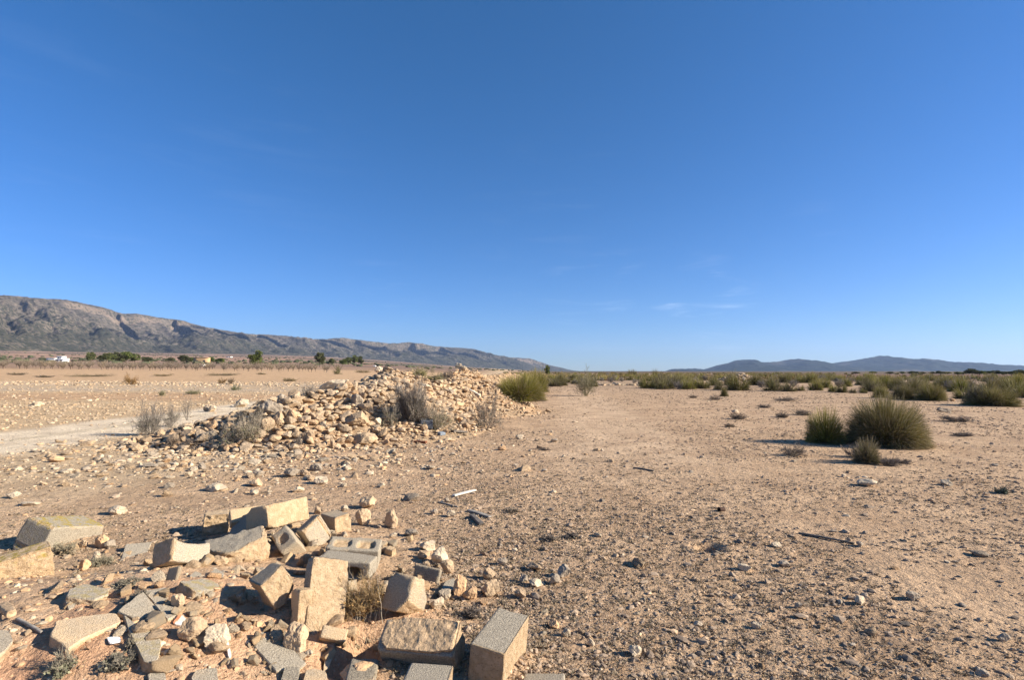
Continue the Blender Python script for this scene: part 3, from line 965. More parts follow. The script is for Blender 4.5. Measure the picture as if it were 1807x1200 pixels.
def slab(name, label, pts, thick, lift=.02, tilt=(0, 0), dirt=.35, lichen=0., tone=1., cat='concrete slab', mat=None, seed=1, rough=.5, group='flat concrete pieces half buried in the near heap'):
    """A flat broken piece: its outline lies on a tilted plane resting on the ground, and has real thickness."""
    c = np.mean(pts, axis=0)
    gx, gy, g = hit(*c)
    tilt = (-abs(tilt[0]) - .14, -tilt[1] * .8)
    tone = tone * 1.1
    z0 = g + lift * .55
    lift *= .55; thick = thick * .8
    nrm = np.array([-tilt[0], -tilt[1], 1.0])
    W = []
    for p in pts:
        d = ray(*p)
        tt = (nrm @ (np.array([gx, gy, z0]) - EYE)) / (nrm @ d)
        W.append(EYE + tt * d)
    W = np.array(W)
    ctr = W.mean(0)
    W -= ctr
    if np.cross((W[1] - W[0]), (W[2] - W[1]))[2] < 0: W = W[::-1]
    # resample the outline, roughen it, fill rings towards the centre
    E = np.roll(W, -1, 0)
    ring = []
    for a, b in zip(W, E):
        k = max(2, int(np.linalg.norm(b - a) / .012))
        ring += [a + (b - a) * i / k for i in range(k)]
    ring = np.array(ring)
    nx = fbm(ring * 40 + seed, 3, seed)
    ring = ring * (1 + .10 * rough * nx)[:, None]
    # round the plan corners a little
    ring = .25 * np.roll(ring, 1, 0) + .5 * ring + .25 * np.roll(ring, -1, 0)
    nrm /= np.linalg.norm(nrm)
    m = len(ring); fr = [.0, .25, .5, .72, .88, .96, 1.0]
    V = [np.zeros((1, 3))]
    br = [np.zeros(1)]
    for k, f in enumerate(fr[1:]):
        z = fbm(ring * f * 30 + seed, 4, seed + 2)[:, None] * .0014
        e = -.004 if f == 1.0 else 0
        V.append(ring * f + nrm * (z + e)); br.append(np.zeros(m))
    for kk in (.35, .7, 1.0):
        jag = 1 + .05 * fbm(ring * 25 + kk * 9 + seed, 3, seed + 4)
        V.append(ring * jag[:, None] - nrm * (thick * kk)); br.append(np.full(m, .8))
    nl = len(fr) - 1 + 3
    V.append(-nrm[None] * thick); br.append(np.zeros(1))
    V = np.concatenate(V); br = np.concatenate(br)
    i = np.arange(m); j = (i + 1) % m
    tris = [np.stack([np.zeros(m, int), 1 + i, 1 + j], -1)]
    last = len(V) - 1; bb = 1 + (nl - 1) * m
    tris.append(np.stack([np.full(m, last), bb + j, bb + i], -1))
    quads = np.concatenate([np.stack([1 + k * m + i, 1 + (k + 1) * m + i, 1 + (k + 1) * m + j, 1 + k * m + j], -1) for k in range(nl - 1)])
    o = obj(name, np_mesh(name, V, [np.concatenate(tris), quads], mat or MATS['concrete'], False, attrs={'broken': br}), loc=ctr)
    o['dirt'] = float(dirt); o['lichen'] = float(lichen); o['tone'] = float(tone)
    tag(o, label, cat, group)
    return o


slab('concrete_slab', 'large grey gritty slab sloping down to the bottom edge below the tipped orange block', [(474, 1097), (500, 1125), (541, 1172), (531, 1178), (487, 1184), (446, 1138), (438, 1120)], .06, .05, (.05, -.18), .12, seed=3)
slab('concrete_slab', 'pointed pale slab with one sharp corner at left, in the middle of the near mound', [(206, 1078), (252, 1044), (268, 1062), (299, 1096), (282, 1102), (257, 1100), (230, 1088)], .035, .05, (.12, -.10), .30, seed=4)
slab('concrete_slab', 'small pale slab tucked behind the pointed slab', [(252, 1043), (292, 1037), (305, 1045), (292, 1062), (274, 1066)], .05, .035, (.05, 0), .32, seed=5)
slab('concrete_slab', 'small pale slab under the right edge of the pointed slab', [(272, 1066), (316, 1071), (311, 1086), (296, 1094)], .04, .02, (.05, 0), .30, seed=6)
slab('concrete_slab', 'long weathered slab with ragged dark left edge, below the pointed slab', [(218, 1084), (240, 1102), (282, 1122), (285, 1143), (276, 1171), (255, 1168), (238, 1134), (226, 1108)], .07, .055, (.04, -.12), .30, .3, seed=7)
slab('concrete_slab', 'flat olive-grey slab with a thick front edge at the left of the mound', [(122, 1040), (150, 1030), (192, 1040), (192, 1048), (167, 1058), (117, 1052)], .045, .06, (0, .04), .30, .5, seed=8)
slab('concrete_slab', 'small grey slab below the flat olive-grey slab', [(114, 1057), (148, 1054), (153, 1062), (136, 1070), (121, 1076)], .05, .04, (.1, -.05), .25, seed=9)
slab('limestone_slab', 'long rugged tan stone with chisel-like grooves at lower left', [(88, 1121), (99, 1097), (130, 1090), (206, 1080), (214, 1098), (180, 1112), (150, 1126), (120, 1144), (103, 1130)], .08, .085, (.03, -.12), .62, 0, 1.05, 'stone slab', seed=10, rough=1.2)
slab('concrete_slab', 'flat grey piece with a raised rib, left of the concave-topped block', [(222, 960), (268, 957), (256, 986), (214, 985)], .05, .06, (.05, -.1), .20, seed=11)
slab('concrete_chip', 'small grey chip catching light beside the shaded block', [(362, 1018), (381, 1003), (396, 1011), (391, 1026)], .05, .06, (.0, -.1), .25, cat='concrete chip', seed=12)
slab('concrete_chip', 'grey chip left of the small bright one, under the concave-topped block', [(333, 1018), (345, 1008), (357, 1013), (349, 1023)], .035, .035, (.0, -.1), .25, cat='concrete chip', seed=13)
slab('concrete_chip', 'flat tan-grey chip alone on pale gravel in the mound', [(276, 1021), (285, 1011), (299, 1018), (293, 1027)], .03, .025, (.0, -.05), .40, cat='concrete chip', seed=14)
slab('tile_shard', 'bright white tile shard lying at the foot of the weathered slab', [(188, 1125), (212, 1124), (214, 1132), (193, 1136)], .009, .03, (0, -.2), mat=MATS['white_tile'], cat='tile shard', seed=15, rough=.15, group='tile shards on the near mound')
slab('clay_shard', 'reddish clay shard standing beside a white fragment', [(304, 1100), (317, 1083), (321, 1086), (308, 1103)], .012, .05, (.2, -.5), mat=MATS['red_clay'], cat='tile shard', seed=16, rough=.2, group='tile shards on the near mound')
slab('tile_shard', 'off-white triangular fragment right of the reddish shard', [(306, 1102), (321, 1085), (331, 1095), (323, 1105)], .012, .035, (.1, -.3), mat=MATS['pale_plaster'], cat='tile shard', seed=17, rough=.2, group='tile shards on the near mound')
slab('limestone_slab', 'pale rough slab at the bottom edge, near the left of the large gritty slab', [(336, 1198), (346, 1182), (383, 1178), (386, 1206), (350, 1212)], .06, .05, (0, -.1), .38, cat='stone slab', seed=18)
slab('limestone_slab', 'pale stone slab cut by the left border below the huge chunk', [(-14, 1112), (14, 1112), (24, 1130), (6, 1152), (-14, 1160)], .07, .07, (0, -.1), .40, cat='stone slab', seed=19)
slab('concrete_chip', 'pale grey chip at the bottom edge below the weathered slab', [(260, 1190), (290, 1183), (294, 1200), (264, 1206)], .03, .03, (0, -.1), .2, cat='concrete chip', seed=20)
slab('tile_shard', 'thin white-edged shard standing among crumbly lumps left of the gritty slab', [(399, 1133), (403, 1131), (409, 1160), (404, 1163)], .012, .06, (.5, -.3), mat=MATS['pale_plaster'], cat='tile shard', seed=21, rough=.2, group='tile shards on the near mound')
slab('concrete_slab', 'tan slab at the bottom edge between the gritty slab and the orange boulder', [(541, 1182), (556, 1180), (576, 1186), (580, 1212), (530, 1216)], .08, .06, (0, -.1), .55, seed=22)
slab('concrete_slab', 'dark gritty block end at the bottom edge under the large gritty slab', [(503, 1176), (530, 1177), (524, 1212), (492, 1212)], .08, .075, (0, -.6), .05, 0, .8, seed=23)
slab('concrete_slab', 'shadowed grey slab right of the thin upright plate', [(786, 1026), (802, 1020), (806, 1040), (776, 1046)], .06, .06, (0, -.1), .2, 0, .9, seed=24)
slab('limestone_slab', 'slender pale stone lying at the left rim of the shaded pit', [(583, 1132), (592, 1131), (590, 1150), (580, 1180), (570, 1184), (574, 1160)], .05, .05, (.1, -.25), .5, 0, 1.1, 'stone slab', seed=25)
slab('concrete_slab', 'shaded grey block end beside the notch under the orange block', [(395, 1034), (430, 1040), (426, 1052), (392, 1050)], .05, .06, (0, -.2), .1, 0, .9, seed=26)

# wooden pieces lying on the open ground
def plank(name, label, a, b, w, th, lift, mat, cat, seed=0, warp=.003):
    A = np.array(hit(*a)); Bp = np.array(hit(*b))
    A[2] += lift; Bp[2] += lift
    d = Bp - A; L = np.linalg.norm(d)
    me = block_mesh(name, (L, w, th), seed=seed + 3, chip=.35, faces=((0, 1, .02), (0, -1, .02)), step=max(.008, L / 60), mat=mat)
    co = np.empty(len(me.vertices) * 3, np.float32); me.vertices.foreach_get('co', co); co = co.reshape(-1, 3)
    co[:, 2] += warp * (1 - (co[:, 0] / (L / 2)) ** 2); co[:, 1] *= 1 + .12 * vnoise(co * [9, 0, 0] + seed, seed)
    me.vertices.foreach_set('co', co.ravel()); me.update()
    o = obj(name, me, loc=(A + Bp) / 2)
    o.rotation_mode = 'QUATERNION'
    o.rotation_quaternion = Vector((1, 0, 0)).rotation_difference(Vector(d))
    return tag(o, label, cat)


plank('board', 'bleached cream board lying alone on the dirt behind the near heap', (800, 878), (839, 868), .05, .022, .02, MATS['bleached_wood'], 'board', 1)
plank('board', 'grey weathered board angled on the dirt below the cream board', (827, 903), (865, 915), .055, .02, .014, MATS['weathered_wood'], 'board', 2)
plank('stick', 'thin grey stick on the dirt left of the grey weathered board', (773, 888), (808, 897), .018, .014, .010, MATS['weathered_wood'], 'stick', 3)
plank('board', 'short dark slab of wood tilted on the dirt below the grey board', (832, 913), (850, 930), .055, .028, .022, MATS['dark_wood'], 'board', 4)
plank('pole', 'long dark wooden pole lying on open ground at right', (1409, 943), (1508, 962), .022, .018, .010, MATS['dark_wood'], 'pole', 5, .004)
plank('board', 'dark plank lying in litter at the foot of the rubble heap', (798, 764), (822, 765), .14, .05, .04, MATS['dark_wood'], 'board', 6)
plank('stick', 'bent dark twig lying on the dirt far right of the cream board', (1118, 827), (1154, 833), .03, .02, .015, MATS['dark_wood'], 'stick', 7)
plank('branch', 'dead stick slanting across the soil at the lower left border', (30, 1098), (74, 1122), .014, .014, .012, MATS['weathered_wood'], 'stick', 8, .002)
plank('clay_rod', 'tan rod leaning on the soil at the left border by the dead stick', (3, 1082), (20, 1099), .045, .035, .04, MATS['mortar'], 'rod', 9)
plank('bark_strip', 'yellow-tan splintered plank caught in the right-hand grey shrub', (828, 716), (846, 726), .12, .03, .55, MATS['bleached_wood'], 'board', 10)

# litter at the foot of the heap
def litter(name, label, px, py, dims, mat, cat, rz=.3, tilt=0, lift=None, seed=1):
    x, y, z = hit(px, py)
    me = block_mesh(name, dims, seed=seed, chip=.15, step=max(dims) / 18, mat=mat, pits=((2, 1, 0, 0, .82, .82, dims[2] * .6),) if cat == 'crate' else ())
    o = obj(name, me, loc=(x, y, z + (dims[2] / 2 if lift is None else lift)))
    o.rotation_euler = (tilt, 0, rz)
    return tag(o, label, cat)


litter('crate', 'dark grey plastic crate at the foot of the rubble below the big grey shrub', 752, 757, (.30, .22, .22), MATS['plastic_grey'], 'crate', .25, .1)
litter('plastic_scrap', 'bluish plastic scrap among stones right of the dark crate', 779, 768, (.16, .12, .07), MATS['blue_plastic'], 'plastic scrap', .8, .2, seed=2)
litter('rusty_scrap', 'rusty brown metal scrap on the dirt at the toe of the rubble', 740, 782, (.34, .10, .05), MATS['rust'], 'metal scrap', -.2, 0, seed=3)
cx_, cy_, cz_ = hit(1273, 903)
V, q, e_ = tubes(np.array([[[-.055, 0, 0], [-.05, 0, 0], [.05, 0, 0], [.055, 0, 0], [.03, 0, 0]]], float), np.array([[.028, .033, .033, .028, .024]]), 14)
cn = obj('tin_can', np_mesh('tin_can', V, [q, e_[:, ::-1]], MATS['dark_rust'], False), loc=(cx_, cy_, cz_ + .03)); cn.rotation_euler = (0, .1, .5); cn.scale = (.8, .8, .8); cn.location.z -= .008
tag(cn, 'small dark rusty can lying open on the dirt, right of centre', 'can')

# ------------------------------------------------------------------ rocks
ROCKC = {'tan': (.49, .36, .23), 'grey': (.375, .31, .235), 'pale': (.57, .465, .33), 'orange': (.57, .375, .215)}
ROCK_GROUP = 'rocks of the long rubble heap'
PROTO = [rock_verts(3, 100 + k, 9 + k % 5, .14, RNG.uniform(.65, 1)) for k in range(14)]
PROTO0 = [rock_verts(1, 220 + k, 7, .2, RNG.uniform(.6, 1)) for k in range(10)]
PROTO_ME = [np_mesh('rock', v, f, MATS['rock'], False) for v, f in PROTO]
PROTO1 = [rock_verts(2, 200 + k, 9, .15, RNG.uniform(.6, 1)) for k in range(10)]
MARKS = []          # (px, py, phrase) landmarks that other labels are measured from


def mark(px, py, phrase):
    MARKS.append((px, py, phrase))


def big_rock(px, py, w, h, label, col, seed, short=None, sub=4, name='rock', cat='rock', group=ROCK_GROUP, deep=.8, rz=0., tilt=0., sink=.15, noise=.16, planes=11):
    """px, py is the middle of the rock in the photograph; w, h its size there."""
    x, y, z = hit(px, py + h * .42)
    d = (np.array([x, y, z]) - EYE) @ FW
    W, Hh = w / F * d / 2, h / F * d / 2
    v, f = rock_verts(sub + 1, seed, planes, noise)
    ext = np.ptp(v, axis=0) / 2; v = (v - (v.max(0) + v.min(0)) / 2) / ext
    v = v * np.array([W, W * deep, Hh * 1.08])
    v = v + v / (np.linalg.norm(v, axis=1)[:, None] + 1e-6) * (fbm(v / W * 3.5 + seed, 4, seed) * W * .05)[:, None]
    o = obj(name, np_mesh(name, v, f, MATS['rock'], False), loc=(x, y + W * deep * .35, z + Hh * (1 - sink)))
    o.rotation_euler = (0, tilt, rz)
    kk = RNG.uniform(.9, 1.05); o['col'] = tuple(c * kk for c in ROCKC[col]) + (1.0,)
    tag(o, label, cat, group)
    if short: mark(px, py, short)
    return o


BOULD = [
    (474, 722, 46, 30, 'broad grey-topped boulder near the left crest of the rubble heap', 'grey', 31, 'broad grey-topped boulder', .8, .15),
    (491, 741, 21, 27, 'upright egg-shaped tan boulder right under the broad grey-topped one', 'tan', 32, 'egg-shaped boulder', .8, .1),
    (470, 751, 26, 22, 'tan boulder half hidden by twigs below the broad grey-topped one', 'tan', 33, None, .8, .1),
    (508, 733, 15, 19, 'small upright tan boulder right of the egg-shaped one', 'tan', 34, None, .8, .1),
    (622, 741, 52, 25, 'wide two-humped tan boulder in the middle of the rubble heap', 'tan', 35, 'wide two-humped boulder', .7, .1),
    (641, 777, 48, 21, 'long low boulder with a shaded left end at the toe of the heap', 'tan', 36, 'long low boulder at the toe', .7, .2),
    (517, 696, 24, 18, 'pointed tan boulder standing on the crest beside a wispy bush', 'tan', 37, 'pointed crest boulder', .8, .1),
    (497, 708, 22, 24, 'grey-topped tan boulder leaning just left of the pointed crest boulder', 'grey', 38, None, .8, .1),
    (628, 708, 24, 24, 'blocky grey boulder leaning left above the wide two-humped one', 'grey', 39, None, .8, .3),
    (645, 722, 24, 20, 'tan boulder resting just right of the leaning blocky grey one', 'tan', 40, None, .8, .1),
    (424, 712, 24, 15, 'smooth light tan boulder on the left shoulder of the heap', 'pale', 41, 'smooth light boulder on the left shoulder', .8, .1),
    (413, 738, 13, 14, 'rounded orange-lit boulder at the left above the twiggy bush', 'tan', 42, None, .8, .1),
    (372, 752, 26, 17, 'orange-tan boulder at the left foot of the heap', 'orange', 43, 'orange-tan boulder at the left foot', .8, .1),
    (401, 754, 14, 14, 'small tan boulder between the orange-tan one and the twiggy bush', 'tan', 44, None, .8, .1),
    (363, 722, 12, 11, 'grey boulder on the upper left edge of the heap', 'grey', 45, None, .8, .1),
    (374, 722, 14, 12, 'pale grey boulder next to the grey one on the upper left edge', 'pale', 46, None, .8, .1),
    (280, 768, 17, 17, 'tilted tan boulder at the far left end of the heap between grey bushes', 'tan', 47, 'tilted boulder at the far left end', .8, .25),
    (368, 770, 30, 15, 'knobbly pale boulder at the left toe of the heap', 'pale', 48, None, .8, .1),
    (543, 770, 21, 18, 'square-cut light tan boulder at the front foot of the heap', 'tan', 49, 'square-cut boulder', .8, .1),
    (586, 782, 9, 24, 'narrow standing stone at the front foot of the heap', 'tan', 50, 'narrow standing stone', .9, .1),
    (505, 757, 26, 11, 'low pale boulder under the egg-shaped one', 'pale', 51, None, .8, .1),
    (558, 738, 30, 18, 'cluster-like knobbly tan boulder left of the two-humped one', 'tan', 52, None, .8, .1),
    (570, 752, 16, 14, 'round grey-tan boulder below the knobbly one', 'grey', 53, None, .8, .1),
    (665, 746, 16, 14, 'rounded pale boulder right of the two-humped one', 'pale', 54, None, .8, .1),
    (669, 652, 19, 12, 'bright pale rock at the left of the highest crest', 'pale', 55, 'bright pale rock on the highest crest', .8, .1),
    (809, 645, 13, 10, 'white rock on the second crest of the heap, against the mountain', 'pale', 56, 'white rock on the second crest', .8, .1),
    (816, 651, 16, 9, 'pale flat rock just under the white rock on the second crest', 'pale', 57, None, .8, .1),
    (813, 742, 13, 10, 'shaded tan boulder at the right foot of the heap, left of the thin grey bush', 'orange', 58, None, .8, .1),
    (704, 690, 14, 14, 'grey rounded boulder just below the highest crest', 'grey', 59, None, .8, .1),
    (701, 718, 12, 16, 'tilted pale boulder left of the big grey bush', 'pale', 60, None, .8, .25),
    (752, 682, 22, 8, 'flat slanting pale rock right of the highest crest', 'pale', 61, None, .8, -.3),
    (793, 692, 18, 9, 'flat grey rock jutting midway down the second slope', 'grey', 62, None, .8, 0.),
]
for px, py, w, h, lab, col, sd, short, deep, tilt in BOULD:
    big_rock(px, py, w, h, lab, col, sd, short, deep=deep, tilt=-tilt, rz=RNG.uniform(-.4, .4))
# the long slab leaning on the crest
sl = big_rock(588, 680, 56, 17, 'long slab-like tan rock slanting up to the right on the crest', 'pale', 63, 'slanting slab rock on the crest', deep=.5, tilt=-.42, noise=.08)

SHRUB_MARKS = [(735, 715, 'big grey bush'), (430, 757, 'twiggy bush on the front slope'), (858, 735, 'thin grey bush at the right foot'), (255, 748, 'grey bush at the left end'), (915, 690, 'big grass tussock')]
for a in SHRUB_MARKS: mark(*a)
for a in [(760, 668, 'saddle between the two crests'), (850, 668, 'right flank of the second crest'), (925, 656, 'far end of the heap'), (450, 800, 'scattered stones at the front'), (620, 690, 'dark stone pile under the highest crest')]: mark(*a)


def visible(P):
    ok = np.ones(len(P), bool)
    for f in np.linspace(.55, .985, 26):
        Q = EYE + (P - EYE) * f
        ok &= surf(Q[:, 0], Q[:, 1]) < Q[:, 2] + .02
    return ok


def heap_rocks():
    n = 36000
    # along the crest line, more where it is near
    seg = RNG.choice(9, n, p=np.array([2.0, 2.6, 3.4, 4.2, 3.6, 3.4, 3.6, 1.8, 1.2]) / 25.8)
    t = RNG.random(n); H0 = np.array(HEAP)
    c = H0[seg] * (1 - t[:, None]) + H0[seg + 1] * t[:, None]
    a = RNG.uniform(0, 2 * PI, n); rr = np.sqrt(RNG.random(n)) * (c[:, 3] + .5)
    x, y = c[:, 0] + np.cos(a) * rr, c[:, 1] + np.sin(a) * rr
    hr = heap_raw(x, y)
    keep = (hr > .02) | (RNG.random(n) < .25)
    x, y, hr = x[keep], y[keep], hr[keep]
    n = len(x)
    big = n2(x, y, .55, 2, 71)
    size = np.exp(RNG.normal(math.log(.036), .62, n)) * (1 + .45 * big)
    size = size * np.where((x < -3.4) & (y < 14.6), 1.2, 1) * np.where(y > 16.8, .74, 1)
    size = np.clip(size, .020, .15)
    order = np.argsort(-size)
    grid, kept = {}, []
    for i in order:
        gx_, gy_ = int(x[i] / .3), int(y[i] / .3)
        ok = True
        lim = .50 if size[i] > .07 else .72
        for ax in (-1, 0, 1):
            for ay in (-1, 0, 1):
                for j in grid.get((gx_ + ax, gy_ + ay), ()):
                    if (x[i] - x[j]) ** 2 + (y[i] - y[j]) ** 2 < (lim * (size[i] + size[j])) ** 2:
                        ok = False; break
                if not ok: break
            if not ok: break
        if ok:
            grid.setdefault((gx_, gy_), []).append(i); kept.append(i)
    k = np.array(kept)
    x, y, size, hr = x[k], y[k], size[k], hr[k]
    z = surf(x, y) + size * RNG.uniform(.0, .5, len(x)) * sm(0, .2, hr) + size * .25
    return x, y, z, size


hx, hy, hz, hs = heap_rocks()
n = len(hx)
pw = n2(hx, hy, .35, 3, 72)
u = RNG.random(n)
kind = np.where(u < .15, 'pale', np.where(u < .48 + .3 * pw, 'grey', np.where(u < .86, 'tan', 'orange')))
kind = np.where((np.hypot(hx + 4.6, hy - 15.6) < 1.8) & (RNG.random(n) < .75), 'grey', kind)
kind = np.where((hy > 16.8) & (kind == 'grey') & (hx > -3.8) & (RNG.random(n) < .6), 'tan', kind)
colr = (np.array([ROCKC[k] for k in kind]) * .5 + .5 * np.array([.505, .36, .222])) * RNG.uniform(.82, 1.12, (n, 1))
P_ = np.stack([hx, hy, hz + hs * .5], -1)
vis = visible(P_)
hpx, hpy, hd = to_px(P_)
appar = np.where(vis & (hpx > 0), hs / hd, 0)
ind = np.argsort(-appar)[:262]
single = np.zeros(n, bool); single[ind] = True
rzs = RNG.uniform(0, 2 * PI, n); tl = RNG.normal(0, .35, n)
sq = np.stack([RNG.uniform(.85, 1.3, n), RNG.uniform(.7, 1.0, n), RNG.uniform(.55, .9, n)], -1)
tint3 = {'tan': 'tan', 'grey': 'grey', 'pale': 'pale', 'orange': 'orange-tan'}


def relation(px, py, marks):
    d = [math.hypot((px - a) * .8, (py - b) * 1.5) for a, b, _ in marks]
    k = int(np.argmin(d)); a, b, s = marks[k]
    dx, dy = px - a, (py - b) * 1.4
    far = '' if d[k] > 26 else 'close '
    if abs(dx) > abs(dy) * 1.6: w = ('right' if dx > 0 else 'left') + ' of'
    elif abs(dy) > abs(dx) * 1.6: w = 'below' if dy > 0 else 'above'
    else: w = ('below and ' if dy > 0 else 'above and ') + ('right' if dx > 0 else 'left') + ' of'
    return f'{far}{w} the {s}'


sz_lim = np.quantile(hs[ind] / hd[ind], [.45, .8])
for i in ind:
    o = bpy.data.objects.new('rock', PROTO_ME[i % 14]); COL.objects.link(o)
    o.location = (hx[i], hy[i], hz[i])
    o.rotation_euler = (RNG.normal(0, .3), tl[i], rzs[i]); o.scale = tuple(sq[i] * hs[i])
    o['col'] = tuple(float(c) for c in colr[i]) + (1.0,)
    ap = hs[i] / hd[i]
    size_w = 'small' if ap < sz_lim[0] else ('medium' if ap < sz_lim[1] else 'large')
    tag(o, f'{size_w} {tint3[kind[i]]} rock {relation(hpx[i], hpy[i], MARKS)}', 'rock', ROCK_GROUP)
rest = np.where(~single)[0]
o = obj('rubble', scatter_mesh('rubble', PROTO1, rest % 10, np.stack([hx, hy, hz], -1)[rest], hs[rest], rzs[rest], tl[rest], sq[rest], MATS['rubble'], colr[rest]))
tag(o, 'countless smaller stones making up the long rubble heap', kind='stuff')

# core of the heap: earth and crushed stone
gxs = np.linspace(-10.5, 6.5, 240); gys = np.linspace(8.5, 50, 420)
GX, GY = np.meshgrid(gxs, gys, indexing='ij')
hh = heap(GX, GY)
ZZ = gz(GX, GY) + hh + np.where(heap_raw(GX, GY) > .001, .012 * n2(GX, GY, 9, 2, 14), -.12)
ii = np.arange(239)[:, None] * 420 + np.arange(419)[None]
qq = np.stack([ii, ii + 420, ii + 421, ii + 1], -1).reshape(-1, 4)
hv = (heap_raw(GX, GY) > .001).ravel()
qq = qq[hv[qq].any(1)]
used = np.unique(qq); remap = np.zeros(GX.size, int); remap[used] = np.arange(len(used))
cc_ = np.array([.47, .335, .21]) * (1 + .15 * n2(GX, GY, .6, 3, 15))[..., None] + np.array([.03, -.01, -.02]) * n2(GX, GY, .9, 3, 16)[..., None]
o = obj('rubble_earth', np_mesh('rubble_earth', np.stack([GX, GY, ZZ], -1).reshape(-1, 3)[used], remap[qq], MATS['ground'], True, cc_.reshape(-1, 3)[used], {'cover': np.full(len(used), .15), 'stony': np.full(len(used), 1.0)}))
tag(o, 'tan earth and crushed stone under the rubble heap', kind='structure')

